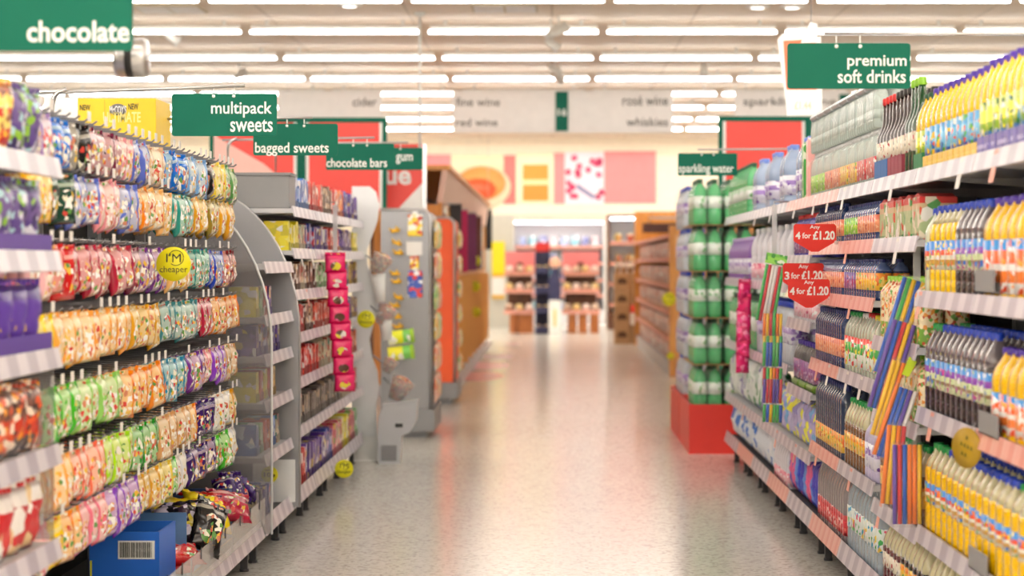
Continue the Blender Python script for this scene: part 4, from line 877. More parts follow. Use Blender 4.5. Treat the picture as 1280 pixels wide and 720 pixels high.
spot(457.5, 399, 22, 14.4, 'yellow round sign by the wavy white panel'); spot(430, 586, 23, 12.9, 'yellow round sign low on the chocolate base rail')
# ---------------------------------------------------------------- green aisle signs
def sign(px0, py0, px1, py1, Y, lines, label, rod=None, bold=.012):
    a, b = P(px0, py1, Y), P(px1, py0, Y); W, H = b.x-a.x, b.z-a.z
    r = .012
    out = []
    for cx, cz, a0 in ((W-r, r, -pi/2), (W-r, H-r, 0), (r, H-r, pi/2), (r, r, pi)):
        for k in range(4): out.append((cx+r*cos(a0+k*pi/6)*.8, cz+r*sin(a0+k*pi/6)*.8))
    o = tag(obj('aisle_sign', MB().prism(out, -.003, .003).mesh('aisle_sign', M_green), None, a), label, 'sign', 'green aisle signs')
    for t, x0, y0, x1, y1 in lines:
        q0, q1 = P(x0, y1, Y), P(x1, y0, Y)
        letter(t, o, q0.x-a.x, q0.z-a.z, q1.x-a.x, q1.z-a.z, -.0036, M_white, bold)
    for hx in ((.40, .60) if rod is None else rod[4]):
        part('hook', MB().tube([(W*hx, 0, H-.012), (W*hx, 0, H+.022)], .0025, 6).lathe([(.001, -.006), (.006, -.006), (.006, .006), (.001, .006)], 10, (W*hx, 0, H-.012), axis='y'), M_white, o)
    return o
def rod(px0, py0, px1, py1, Y, label, drop=None, r=.006):
    a, b = P(px0, py0, Y), P(px1, py1, Y)
    mb = MB().tube([a, b], r, 10)
    o = tag(part('sign_rail', mb, M_steel, None), label, 'rail', 'steel rails that carry the aisle signs')
    if drop is not None:
        x = drop
        part('post', MB().tube([(x, Y, 1.722), (x, Y, (a.z+b.z)/2-.05)]+[(x+.05*(1-cos(t)), Y, (a.z+b.z)/2-.05+.05*sin(t)) for t in (.5, 1.0, 1.57)], .009, 8), M_steel, o)
sign(-35, -12, 167, 65, 5.45, [('chocolate', 34, 26, 162, 53)], 'green sign reading chocolate, largest and nearest', bold=.02)
rod(-60, -18, 178, -16, 5.45, 'steel rail above the chocolate sign', drop=-1.7877)
sign(214, 116, 347, 171, 8.3, [('multipack', 264, 127, 340, 147), ('sweets', 288, 149, 341, 165)], 'green sign reading multipack sweets', rod=(0, 0, 0, 0, (.40, .59)))
rod(40, 117, 306, 107, 8.3, 'steel rail above the multipack sweets sign', drop=-1.7877)
sign(316, 154, 423, 195, 10.3, [('bagged sweets', 319, 178, 411, 195)], 'green sign reading bagged sweets')
rod(187, 149, 390, 147, 10.3, 'steel rail above the bagged sweets sign', drop=-1.787)
sign(407, 179, 493.5, 213, 12.8, [('chocolate bars', 408, 198, 484, 209)], 'green sign reading chocolate bars')
rod(278, 175, 468, 172, 12.8, 'steel rail above the chocolate bars sign', drop=-1.7877)
sign(458, 184, 529, 213, 15.0, [('gum', 495, 193, 516, 205)], 'green sign reading gum')
rod(350, 179, 510, 178, 15.0, 'steel rail above the gum sign', drop=-1.787)
sign(983, 53, 1139, 112, 7.1, [('premium', 1059, 69, 1133, 87), ('soft drinks', 1047, 87, 1132, 104)], 'green sign reading premium soft drinks', rod=(0, 0, 0, 0, (.40, .59)))
rod(1030, 42, 1460, 43, 7.1, 'steel rail above the premium soft drinks sign', drop=1.695)
sign(847, 191, 922, 220, 14.9, [('sparkling water', 848.5, 205, 917, 219)], 'green sign reading sparkling water')
rod(872, 187, 1020, 186, 14.9, 'steel rail above the sparkling water sign', drop=1.695)
p = P(165, 72, 5.9)
o = tag(part('hanging_drum', MB().lathe([(.001, -.04), (.045, -.04), (.049, -.03), (.049, .03), (.045, .04), (.001, .04)], 28, tuple(p), axis='x'), M_steel, None), 'round silver drum with a black band below the chocolate sign', 'lamp')
part('band', MB().lathe([(.05, -.012), (.0505, -.012), (.0505, .006), (.05, .006)], 28, tuple(p), axis='x'), M_black, o)
part('hanger', MB().tube([(p.x, p.y, p.z+.04), (p.x, p.y, CEIL)], .003, 6), M_steel, o)
# ---------------------------------------------------------------- above and beyond the aisle
def board(px0, py0, px1, py1, Y, m, name, label, cat, group=None, t=.02, wires=True):
    a, b = P(px0, py1, Y), P(px1, py0, Y)
    o = tag(obj(name, MB().box(0, b.x-a.x, -t/2, t/2, 0, b.z-a.z).mesh(name, m), None, a), label, cat, group)
    if wires:
        for fx in (.1, .9): part('wire', MB().tube([((b.x-a.x)*fx, 0, b.z-a.z), ((b.x-a.x)*fx, 0, CEIL-a.z)], .004, 5), M_steel, o)
    return o, a
M_board = mat('board_pale', (240, 236, 233), .5); M_bt = mat('board_text', (84, 78, 72), .6)
YBD = 26.0
def words_on(o, a, Y, items, m, bold=.01):
    for t, x0, y0, x1, y1 in items:
        q0, q1 = P(x0, y1, Y), P(x1, y0, Y); letter(t, o, q0.x-a.x, q0.z-a.z, q1.x-a.x, q1.z-a.z, -.0115, m, bold)
o, a = board(347, 113.5, 477, 166, YBD, M_board, 'hanging_board', 'pale hanging board reading cider', 'sign', 'pale aisle boards under the ceiling'); words_on(o, a, YBD, [('cider', 441, 122, 471, 133)], M_bt)
o, a = board(566, 113.5, 841, 166, YBD, M_board, 'hanging_board', 'pale hanging board of wines and whiskies in the middle', 'sign', 'pale aisle boards under the ceiling')
words_on(o, a, YBD, [('fine wine', 570, 122, 625, 133), ('red wine', 570, 148, 622, 158), ('rosé wine', 778, 120, 835, 132), ('whiskies', 783, 147, 835, 158)], M_bt)
q = part('number_plaque', MB().box((694.5-566)*YBD/F, (710-566)*YBD/F, -.03, -.011, .02, .46), M_green, o)
q0, q1 = P(697, 145, YBD), P(708.5, 136, YBD); letter('16', q, q0.x-a.x, q0.z-a.z, q1.x-a.x, q1.z-a.z, -.031, M_white, .03)
o, a = board(918, 113.5, 1062, 166, YBD, M_board, 'hanging_board', 'pale hanging board reading sparkling wine', 'sign', 'pale aisle boards under the ceiling'); words_on(o, a, YBD, [('sparkling wine', 929, 122, 1045, 135)], M_bt)
part('end_plaque', MB().box((1049-918)*YBD/F, (1062-918)*YBD/F, -.03, -.011, .14, .43), M_green, o)
# red header boards over the side gondolas
M_hred = mat('header_red', (236, 66, 56), .45); M_hpink = mat('header_pink', (246, 196, 186), .5)
YR = 19.0
def header(px0, px1, py0, py1, Y, label, tri=None):
    a, b = P(px0, py1, Y), P(px1, py0, Y); W, H = b.x-a.x, b.z-a.z
    o = tag(obj('header_board', MB().box(.06, W-.06, -.01, .01, 0, H-.04).mesh('header_board', M_hred), None, a), label, 'sign', 'red boards behind the shelves')
    for x in (.0, W-.035): part('post', MB().box(x, x+.035, -.02, .02, -a.z, H), M_green, o)
    part('top_rail', MB().box(.035, W-.035, -.02, .02, H-.04, H), M_green, o)
    for x in (.035, W-.06): part('white_edge', MB().box(x, x+.025, -.012, .012, 0, H-.04), M_white, o)
    if tri: part('pale_wedge', MB().prism([(P(x, y, Y).x-a.x, P(x, y, Y).z-a.z) for x, y in tri], -.0125, -.0105), M_hpink, o)
header(262, 376.5, 147, 262, YR, 'red header board behind the multipack sweets sign', tri=[(266, 168), (330, 205), (372, 240), (372, 258), (266, 258)])
header(377, 483.5, 147, 262, YR, 'red header board behind the chocolate bars sign')
header(898, 1011.5, 145.5, 262, YR, 'red header board behind the premium soft drinks sign'); header(1012, 1130, 145.5, 262, YR, 'red header board behind the flavoured water packs')
a, b = P(440, 264, 19.3), P(530, 180, 19.3)
o = tag(obj('value_board', MB().box(0, b.x-a.x, -.01, .01, 0, b.z-a.z).mesh('value_board', M_hred), None, a), 'red board with big white letters beside the gum sign', 'sign')
words_on(o, a, 19.3, [('value', 441, 206, 514, 231)], M_white, .03)
part('white_wedge', MB().prism([(P(x, y, 19.3).x-a.x, P(x, y, 19.3).z-a.z) for x, y in ((529, 228), (529, 263), (496, 263))], -.0125, -.0105), M_white, o)
part('post', MB().box(b.x-a.x-.01, b.x-a.x+.02, -.02, .02, -a.z, b.z-a.z), M_steel, o)
p = P(525, 180, 19.3)
tag(part('hanging_pole', MB().tube([(p.x, 19.28, p.z-.05), (p.x, 19.28, CEIL)], .012, 8).lathe([(.04, 0), (.05, .03)], 12, (p.x, 19.28, CEIL-.03)), M_white, None), 'thin white pole from the ceiling to the gum sign board', 'pole')
# white tilted hanging promotion
Y = 13.5
out = [P(x, y, Y) for x, y in ((984, 145), (1028, 144), (1026, 46), (978, 42), (972, 50))]
o = tag(part('hanging_promotion', MB().prism([(q.x, q.z) for q in out], Y-.004, Y+.004), M_white, None), 'white hanging card behind the premium soft drinks sign', 'sign')
part('orange_panel', MB().prism([(P(x, y, Y).x, P(x, y, Y).z) for x, y in ((983, 112), (1021, 112), (1019, 49), (979, 51))], Y-.006, Y-.0045), mat('promo_orange', (240, 120, 80), .5), o)
q0, q1 = P(993, 137, Y), P(1014, 127, Y); letter('£1.44', o, q0.x, q0.z, q1.x, q1.z, Y-.0055, mat('faded_text', (246, 214, 190), .5))
part('clip', MB().prism([(P(x, y, Y).x, P(x, y, Y).z) for x, y in ((1000, 56), (1020, 54), (1021, 30), (1012, 28))], Y-.02, Y-.008), M_white, o)
part('wire', MB().tube([P(1014, 30, Y), (P(1014, 0, Y).x, Y, CEIL)], .003, 5), M_steel, o)
# ceiling fittings
M_lamp = mat('lamp_white_glow', (255, 250, 240), .4, emit=4.0)
for i, (px, py) in enumerate(((437, 5), (947, 7), (990, 7))):
    Y = (CEIL-HC)*F/(VY-py); p = P(px, py, Y)
    o = tag(part('downlight', MB().lathe([(.06, -.02), (.1, -.012), (.1, 0)], 20, (p.x, Y, CEIL)), M_white, None), ('round recessed lamp in the ceiling above the bagged sweets sign', 'round recessed lamp in the ceiling, first left of the hanging card', 'round recessed lamp in the ceiling, second and brighter near the hanging card')[i], 'light', 'round lamps in the ceiling')
    part('lens', MB().lathe([(.001, -.026), (.05, -.024), (.06, -.018)], 20, (p.x, Y, CEIL)), M_lamp, o)
for i, (px, py) in enumerate(((631, 9), (213, 10))):
    Y = (CEIL-HC)*F/(VY-py); p = P(px, py, Y); m_ = mat('vent_tan', (206, 190, 160), .5)
    o = tag(part('ceiling_vent', MB().box(p.x-.27, p.x+.27, Y-.27, Y+.27, CEIL-.015, CEIL), m_, None), ('square tan air vent in the middle of the ceiling', 'square tan air vent near the chocolate sign')[i], 'vent', 'air vents in the ceiling')
    for k in range(2): part('grille', MB().box(p.x-.25+k*.26, p.x-.01+k*.26, Y-.24, Y+.24, CEIL-.02, CEIL-.0155), M_board, o)
for i, (px, py, d) in enumerate(((690, 41, -1), (690, 55, 1), (693, 87, 1), (697, 97, 1), (880, 88, 0), (215, 47, 1), (300, 93, -1), (700, 38, -1))):
    Y = (CEIL-.12-HC)*F/(VY-py); p = P(px, py, Y)
    o = tag(obj('spotlight', MB().lathe([(.025, -.07), (.05, .07), (.042, .07), (.02, -.05)], 16, axis='x').mesh('spotlight', M_white), None, p, rot=(0, .55*d+(pi/2 if d == 0 else 0), .4)), 'small white ceiling spotlight, %s of the scattered ones' % ordw(i+1), 'light', 'white spotlights under the ceiling')
    part('stem', MB().tube([(0, 0, 0), (-.1*sin(.55*d) if d else -.11, 0, .115 if d else 0)], .008, 6), M_white, o)
    part('lens', MB().lathe([(.001, .06), (.042, .066)], 16, axis='x'), M_lamp, o)
# yellow crisp cartons on top of the sweets gondola, on the neighbouring aisle's shelving
r_ = tag(obj('shelving_bay', None, None, (-2.1, 10.5, 0)), 'neighbouring shelving run behind the hanging sweets carrying yellow cartons', 'shelving')
part('body', MB().box(-.3, .27, -2.9, 2.9, .05, 1.70), M_back, r_); part('top_shelf', MB().box(-.32, .29, -2.9, 2.9, 1.70, 1.73), M_shelf, r_)
M_mcy = mat('carton_yellow', (246, 208, 6), .45)
x0, x1 = P(97, 0, 10).x, P(195, 0, 10).x; zt = P(0, 123, 10).z
o = tag(obj('crisp_carton', MB().box(0, x1-x0, 0, .38, 0, zt-1.73, bev=.003).mesh('crisp_carton', M_mcy), None, (x0, 10, 1.73)), 'yellow crisp carton marked NEW on top of the sweets shelving', 'box')
def onbox(t, a0, b0, a1, b1, m, bold=.02):
    q0, q1 = P(a0, b1, 10), P(a1, b0, 10); letter(t, o, q0.x-x0, q0.z-1.73, q1.x-x0, q1.z-1.73, -.0022, m, bold)
cc = P(147.5, 137, 10)
part('badge', MB().lathe([(.001, -.0012), (.037, -.0012), (.037, .0), (.001, .0)], 24, (cc.x-x0, -.0004, cc.z-1.73), axis='y', sy=.68), mat('badge_grey', (110, 110, 112), .4), o)
onbox("McCOY'S", 137, 132, 158, 142, M_white); onbox('NEW', 160.5, 129.5, 173, 137, M_ink); onbox('NEW', 100, 131, 113, 138, M_ink); onbox('ULTIMATE', 129, 140, 176, 153, mat('pale_yellow_ink', (252, 240, 150), .5))
part('tape_seam', MB().box(.115, .118, -.0008, 0, .002, zt-1.735), mat('seam', (220, 180, 10), .5), o)
a = P(55, 148, 9.0); b = P(97, 122, 9.0)
tag(part('white_card', MB().box(a.x, b.x, 9.0, 9.006, 1.73, b.z), M_white, None), 'plain white card standing beside the yellow crisp carton', 'card')
# end of the chocolate side: wavy white panel with tubs and a grey crate
Y = 15.2
edge = [(452, 233), (462, 233), (470, 240), (474, 256), (472, 276), (465, 295), (459, 312), (459, 330), (466, 348), (474, 366), (474, 386), (467, 404), (462, 424), (465, 446), (472, 464), (474, 486), (470, 505), (472, 545), (440, 545), (440, 233)]
o = tag(part('wavy_panel', MB().prism([(P(x, y, Y).x, P(x, y, Y).z) for x, y in edge], Y-.012, Y+.012), mat('wavy_white', (240, 242, 244), .3), None), 'white panel with a wavy edge at the end of the chocolate shelves', 'panel')
part('foot', MB().box(P(440, 0, Y).x, P(474, 0, Y).x, Y-.012, Y+.1, 0, .165), M_white, o)
M_tub = mat('tub_clear', (236, 236, 236), .12, alpha=.3)
mixes = pmat('print_mix', [(0, (150, 90, 60)), (.5, (200, 150, 110))], [(190, 60, 50), (240, 220, 170), (110, 70, 50), (230, 120, 60)], 60, .7)
for i, (px, py, s) in enumerate(((470, 342, 1.0), (476, 406, 1.0), (482, 466, .75), (493, 500, 1.15))):
    p = P(px, py, 15.1)
    o = tag(obj('clear_tub', MB().lathe([(.04*s, 0), (.075*s, .13*s), (.07*s, .13*s), (.037*s, .004)], 18).mesh('clear_tub', M_tub), None, p, rot=(0, .45, 0)), 'clear tub of mixed sweets on the wavy panel, %s from the top' % ordw(i+1), 'tub', 'clear tubs on the wavy panel')
    part('contents', MB().lathe([(.036*s, .006), (.066*s, .115*s), (.04*s, .135*s), (.001, .145*s)], 14), mixes, o)
    part('holder', MB().tube([(-.03*s, .02, .06*s), (-.13, .1, .08*s)], .006, 6), M_grey, o)
for i, (px, py) in enumerate(((476, 378), (484, 425))):
    p = P(px, py, 15.1)
    o = tag(obj('white_cup', MB().lathe([(.032, 0), (.048, .18), (.044, .18), (.03, .006)], 18).mesh('white_cup', M_white), None, p, rot=(0, -.1, 0)), ('tall white cup between the top two clear tubs', 'tall white cup below the second clear tub')[i], 'cup', 'white cups on the wavy panel')
    part('rim', MB().lathe([(.048, .175), (.051, .177), (.051, .185), (.047, .185)], 18), M_white, o)
M_crate = mat('crate_grey', (200, 203, 208), .35)
a = P(474, 566, 15.07)
o = tag(obj('grey_crate', MB().prism([(0, 0), (.14, 0), (.15, .18), (.2, .2), (.245, .28), (.25, .40), (.03, .37), (.0, .3)], -.1, .1).mesh('grey_crate', M_crate), None, (a.x, 15.07, 0)), 'pale grey plastic crate bin with a handle slot at the end of the chocolate', 'bin')
part('handle_slot', MB().box(.11, .16, -.103, -.1, .235, .26, bev=.008), M_dark, o); part('foot_panel', MB().box(.02, .12, -.105, -.1, .02, .12, bev=.004), M_grey, o)
part('rim', MB().prism([(.025, .37), (.255, .40), (.255, .415), (.025, .385)], -.11, .11), M_crate, o)
# grey perforated display with yellow clips
Y = 17.2
def unit(px0, px1, pyt, Y, depth, m, name, label, frame, baseh=.2):
    x0, x1 = P(px0, 0, Y).x, P(px1, 0, Y).x; zt = P(0, pyt, Y).z
    r = .07
    out = [(x0, baseh), (x1, baseh), (x1, zt-r)]+[(x1-r+r*cos(t), zt-r+r*sin(t)) for t in (.4, .8, 1.2, 1.57)]+[(x0, zt)]
    o = tag(part(name, MB().prism(out, Y, Y+depth), m, None), label, 'display')
    part('edge_frame', MB().tube([(x1, Y, baseh), (x1, Y, zt-r)]+[(x1-r+r*cos(t), Y, zt-r+r*sin(t)) for t in (.4, .8, 1.2, 1.57)]+[(x0, Y, zt)], .012, 8), frame, o)
    part('base', MB().box(x0, x1+.03, Y-.06, Y+depth, .05, baseh).box(x0+.05, x1-.03, Y, Y+depth-.05, 0, .05), M_grey, o)
    return o, x0, x1, zt
o, x0, x1, zt = unit(476, 538, 262, Y, 1.0, M_perf, 'pegboard_display', 'grey perforated pegboard display with yellow clips, past the wavy panel', M_steel, .21)
M_yc = mat('clip_yellow', (246, 190, 10), .4)
for i, py in enumerate((288, 304, 316, 342, 352, 372, 382, 396, 408, 418)):
    p = P(495+(i % 3)*2, py, Y-.002)
    tag(obj('yellow_clip', MB().box(-.035, .03, -.05, 0, -.012, .012, bev=.004).tube([(-.03, -.05, 0), (-.04, -.09, .02)], .006, 6).tube([(.02, -.05, 0), (.01, -.09, .025)], .006, 6).mesh('yellow_clip', M_yc), None, p, rot=(0, random.uniform(-.4, .4), 0)), 'small yellow clip on the grey pegboard, %s from the top' % ordw(i+1), 'clip', 'yellow clips on the grey pegboard')
toy = Proto('blister_pack', 'pack', MB().box(-.055, .055, -.015, 0, 0, .2, bev=.006).mesh('blister_pack', pmat('print_toyblue', [(0, (60, 90, 180)), (.8, (210, 60, 60))], [(90, 120, 210), (220, 60, 50), (240, 240, 245), (50, 70, 150)], 30, .6)), [('hang_tab', MB().box(-.02, .02, -.006, 0, .2, .225).mesh('hang_tab', M_white), None)])
toy.put(P(519, 372, Y-.002), 'blue blister pack on the grey pegboard')
toy2 = Proto('blister_pack', 'pack', MB().box(-.055, .055, -.015, 0, 0, .16, bev=.006).mesh('blister_pack', pmat('print_toyyellow', [(0, (240, 210, 60)), (.7, (245, 240, 230))], [(220, 120, 60), (250, 245, 230), (240, 200, 50), (190, 60, 50)], 30, .6)), [('hang_tab', MB().box(-.02, .02, -.006, 0, .16, .185).mesh('hang_tab', M_white), None)])
toy2.put(P(519, 295, Y-.002), 'yellow and white blister pack at the top of the grey pegboard'); toy2.put(P(518, 336, Y-.002), 'pale blister pack above the blue one on the grey pegboard', sc=.6)
tag(part('white_ticket', MB().box(P(508, 0, Y).x, P(528, 0, Y).x, Y-.012, Y-.002, P(0, 319, Y).z, P(0, 302, Y).z), M_whitetick, None), 'white price card on the grey pegboard', 'card')
for i, (py, c) in enumerate(((421, (230, 236, 40)), (441, (236, 230, 50)))):
    p = P(501, py, 16.6)
    o = tag(obj('snack_tube', MB().lathe([(.045, -.09), (.05, -.085), (.05, .085), (.045, .09)], 18, axis='x').mesh('snack_tube', pmat('print_tube%d' % i, [(0, c), (.55, c), (.6, (120, 200, 90))], [c, (250, 250, 240)], 20, .3, axis='X')), None, p, rot=(0, -.12, 0)), ('upper', 'lower')[i]+' yellow and green tube lying by the grey pegboard', 'tube', 'yellow tubes by the pegboard')
    part('lid', MB().lathe([(.051, .07), (.053, .072), (.053, .095), (.05, .095)], 18, axis='x'), mat('lid_lime', (170, 215, 60), .4), o)
    part('bracket', MB().tube([(-.08, .03, 0), (-.08, .55, 0)], .006, 6), M_steel, o)
# packets down the aisle side of the pegboard and of the orange unit
sidepk = [pmat('print_side%d' % i, [(0, c), (.5, d)], [Wt, c, d, (250, 220, 120)], 30, .6) for i, (c, d) in enumerate((((220, 230, 170), (150, 200, 120)), ((246, 200, 180), (240, 150, 120)), ((250, 230, 170), (240, 200, 110))))]
sp_ = [Proto('snack_packet', 'packet', rotz90(pillow(.16, .2, .07, 6, 6, i, .2)).mesh('snack_packet', m), [('top_seal', rotz90(seal(.15, .2)).mesh('top_seal', m), None)]) for i, m in enumerate(sidepk)]
for k, zz in enumerate((.25, .48, .71, .94, 1.17, 1.4)):
    for j in range(4):
        sp_[(k+j // 2) % 3 if k > 1 else 1].put((x1+.03, Y+.12+j*.22, zz), 'snack packet on the side of the pegboard, %s row up, %s one back' % (ordw(k+1), ordw(j+1)), 'snack packets on the pegboard side', sc=(.5, 1, 1))
Y = 21.3
o2, x0, x1, zt = unit(500, 568, 272, Y, .9, mat('orange_panel', (252, 96, 36), .45), 'orange_display', 'tall orange end panel on a grey base, past the pegboard', M_steel, .2)
for k in range(6):
    for j in range(3): sp_[(k+j) % 3].put((x1+.035, Y+.12+j*.22, .28+k*.23), 'snack packet on the side of the orange panel, %s row up, %s one back' % (ordw(k+1), ordw(j+1)), 'snack packets beside the orange panel', sc=(.5, .8, .8))
# wooden wine fixture along the left
def woodmat(name, a, b, sc=6):
    m = bpy.data.materials.new(name); m.use_nodes = True; nt = m.node_tree; L = nt.links.new; bs = nt.nodes['Principled BSDF']; bs.inputs['Roughness'].default_value = .4
    tc = nt.nodes.new('ShaderNodeTexCoord'); n = nt.nodes.new('ShaderNodeTexNoise'); n.inputs['Scale'].default_value = sc
    mp = nt.nodes.new('ShaderNodeMapping'); mp.inputs['Scale'].default_value = (6, 6, .6); L(tc.outputs['Object'], mp.inputs[0]); L(mp.outputs[0], n.inputs['Vector'])
    r = ramp(nt, [(.3, a), (.7, b)], False); L(n.outputs['Fac'], r.inputs[0]); L(r.outputs[0], bs.inputs['Base Color']); return m
M_oak = woodmat('oak', (222, 156, 70), (190, 122, 46)); M_walnut = woodmat('walnut', (110, 64, 34), (84, 46, 26))
WX, W0, W1, WT = -1.06, 22.4, 37.0, 2.22
wf = tag(obj('wooden_fixture', None, None, (WX, (W0+W1)/2, 0)), 'long oak slatted wine fixture along the far end of the aisle', 'shelving')
h = (W1-W0)/2
part('base', MB().box(-.7, 0, -h, h, 0, .12).box(0, .1, -h, h, .0, .06), M_shelf, wf)
part('back_panel', MB().box(-.7, -.66, -h, h, .12, WT), M_walnut, wf)
sl = MB()
for k in range(int(2*h/.3)): sl.box(-.05, -.01, -h+.02+k*.3, -h+.24+k*.3, .12, 1.15)
part('slat_front', sl, M_oak, wf); part('slat_backing', MB().box(-.09, -.055, -h, h, .12, 1.15), woodmat('oak_dark', (150, 96, 44), (130, 80, 36)), wf)
part('fascia', MB().prism([(-.05, WT-.34), (.0, WT-.34), (.05, WT-.03), (0, WT-.03)], -h, h), mat('fascia_pink', (232, 196, 180), .5), wf)
part('end_panel', MB().box(-.66, -.0, -h-.03, -h-.0, .12, WT-.36), M_oak, wf)
part('cornice', MB().box(-.7, .08, -h, h, WT-.03, WT+.02), M_oak, wf)
for k in range(10): part('divider', MB().box(-.008, .075, -h+.6+k*1.45, -h+.66+k*1.45, .12, 1.14), mat('divider_oak', (236, 178, 96), .45), wf)
for k in range(8):
    y = -h+.05+k*(2*h-.1)/7
    part('post', MB().box(-.04, .0, y-.05, y+.05, 1.15, WT-.34), M_oak, wf)
part('shelf', MB().box(-.66, -.0, -h, h, 1.5, 1.53).box(-.66, 0, -h, h, 1.15, 1.18), M_oak, wf)
for k in range(44):
    col = [(60, 20, 26), (40, 60, 40), (200, 170, 90), (30, 30, 34)][k % 4]
    if 'wine%d' % (k % 4) not in B: B['wine%d' % (k % 4)] = bottle('wine_bottle', .3, .04, mat('wine_glass%d' % (k % 4), col, .12, coat=.5), capm(['red', 'gold', 'white', 'black'][k % 4]), LB['cream'], (.2, .5), .55, ribs=False, long=True, n=10)
    B['wine%d' % (k % 4)].put((WX-.12, W0+.4+k*.325, 1.531), 'wine bottle on the oak fixture, %s from its near end' % ordw(k+1), 'wine bottles on the oak fixture')
for i, (px0, px1, py0, py1, c, nm) in enumerate(((571, 582, 262, 340, (206, 20, 96), 'magenta'), (583, 589, 266, 338, (128, 50, 100), 'plum'), (590, 602, 270, 336, (110, 56, 50), 'brown'), (562, 570, 255, 312, (40, 30, 30), 'black'))):
    ya = 1.0*F/(VX-(px0+px1)/2)
    a, b = P(px0, py1, ya), P(px1, py0, ya)
    o = tag(part('hanging_banner', MB().box(a.x, max(b.x, a.x+.12), ya-.005, ya+.005, a.z, b.z), mat('banner_'+nm, c, .5), None), '%s banner hung on the oak fixture' % nm, 'banner', 'banners on the oak fixture')
    part('rail', MB().tube([(a.x-.3, ya, b.z), (max(b.x, a.x+.12), ya, b.z)], .01, 6), M_steel, o)
a = P(611, 312, 38); b = P(616, 262, 38)
o = tag(part('hanging_banner', MB().box(P(606, 0, 38).x, P(615, 0, 38).x, 38, 38.02, a.z, P(0, 262, 38).z), M_black, None), 'black banner past the end of the oak fixture', 'banner'); part('rail', MB().tube([(P(600, 0, 38).x, 38.01, P(0, 262, 38).z), (P(615, 0, 38).x, 38.01, P(0, 262, 38).z)], .01, 6).tube([(P(610, 0, 38).x, 38.01, P(0, 262, 38).z), (P(610, 0, 38).x, 38.01, CEIL)], .004, 6), M_steel, o)
for i, (px, py, d) in enumerate(((594, 326, 13), (594, 358, 13), (595, 390, 12))):
    spot(px, py, d, 29.6-.0*i, 'yellow round sign on the oak fixture, %s down' % ordw(i+1), tab=False)
# floor graphics
for i, (px0, px1, py, hh, c, nm) in enumerate(((569, 630, 470, 6, (216, 96, 90), 'red'), (580, 636, 457, 5, (222, 130, 150), 'pink'), (604, 642, 446, 3.6, (170, 130, 160), 'mauve'), (632, 652, 430, 2, (150, 100, 90), 'brown'))):
    Y = HC*F/(py-VY); y0_, y1_ = HC*F/(py+hh-VY), HC*F/(py-hh-VY)
    cx, rx, ry = ((px0+px1)/2-VX)*Y/F, (px1-px0)/2*Y/F, (y1_-y0_)/2
    o = tag(part('floor_sticker', MB().prism([(cx+rx*cos(t/24*2*pi), Y+ry*sin(t/24*2*pi)) for t in range(24)], .0005, .002, plane='xy'), mat('sticker_'+nm, c, .3), None), '%s oval sticker on the floor beside the oak fixture' % nm, 'floor sticker', 'oval stickers on the floor')
# picture band on the bulkhead
def pic(px0, px1, py0, py1, m, label, extra=None):
    a, b = P(px0, py1, YW), P(px1, py0, YW)
    o = tag(obj('wall_picture', MB().box(0, b.x-a.x, -.02, 0, 0, b.z-a.z).mesh('wall_picture', m), None, (a.x, YW-.001, a.z)), label, 'picture', 'panels along the bulkhead')
    if extra: extra(o, b.x-a.x, b.z-a.z)
M_coral = mat('coral_panel', (240, 110, 106), .5); M_rose = mat('rose_panel', (240, 136, 140), .5)
def tart(o, W, H):
    part('plate', MB().lathe([(.001, -.012), (H*.62, -.012), (H*.62, .0), (.001, .0)], 28, (W*.56, -.022, H*.35), axis='y', sy=.75), mat('pic_cream', (250, 232, 200), .5), o)
    part('crust', MB().lathe([(.001, -.012), (H*.5, -.012), (H*.5, .0), (.001, .0)], 28, (W*.58, -.036, H*.42), axis='y', sy=.7), mat('pic_crust', (226, 160, 90), .5), o)
    part('filling', MB().lathe([(.001, -.012), (H*.36, -.012), (H*.36, .0), (.001, .0)], 28, (W*.52, -.05, H*.3), axis='y', sy=.62), mat('pic_red', (214, 90, 50), .5), o)
def cake(o, W, H):
    for k, (z0, z1, c) in enumerate(((.06, .38, (196, 140, 50)), (.38, .48, (246, 226, 170)), (.48, .78, (206, 150, 56)))): part('cake_layer', MB().box(W*.18, W*.86, -.034, -.021, H*z0, H*z1), mat('cake%d' % k, c, .6), o)
def berries(o, W, H):
    mb = MB(); rnd = random.Random(4)
    for k in range(34):
        x, z = rnd.random()*W, rnd.random()*H
        if .25*W < x < .9*W and z < .55*H and x/W+z/H < 1.25: continue
        mb.lathe([(.001, -.02), (.05, -.015), (.06, 0)], 10, (x*.9+.05*W, -.022, z*.9+.05*H), axis='y')
    part('fruit_print', mb, pmat('pic_berry', [(0, (200, 50, 100)), (.5, (220, 90, 130))], [(240, 180, 200), (170, 30, 80)], 14, .5), o)
    part('blade_print', MB().prism([(W*.3, H*.4), (W*.85, H*.12), (W*.7, H*.1), (W*.3, H*.3)], -.034, -.021), mat('pic_blade', (130, 130, 170), .3), o)
for args in ((500, 564, 193, 255, M_rose, 'rose panel at the left end of the bulkhead'), (564, 629.5, 194, 255, mat('pic_ground', (248, 226, 186), .5), 'picture of a tart on the bulkhead', tart), (629.5, 645, 194, 255, M_coral, 'coral panel between the tart and cake pictures'), (645, 692, 192, 255, mat('pic_ground2', (244, 236, 200), .5), 'picture of a layered cake on the bulkhead', cake),
             (692, 706, 191, 255, M_rose, 'rose panel between the cake and berry pictures'), (706, 755, 190, 255, mat('pic_ground3', (240, 226, 236), .5), 'picture of berries on the bulkhead', berries), (755, 820, 189, 254, M_rose, 'plain rose panel at the right end of the bulkhead')): pic(*args)
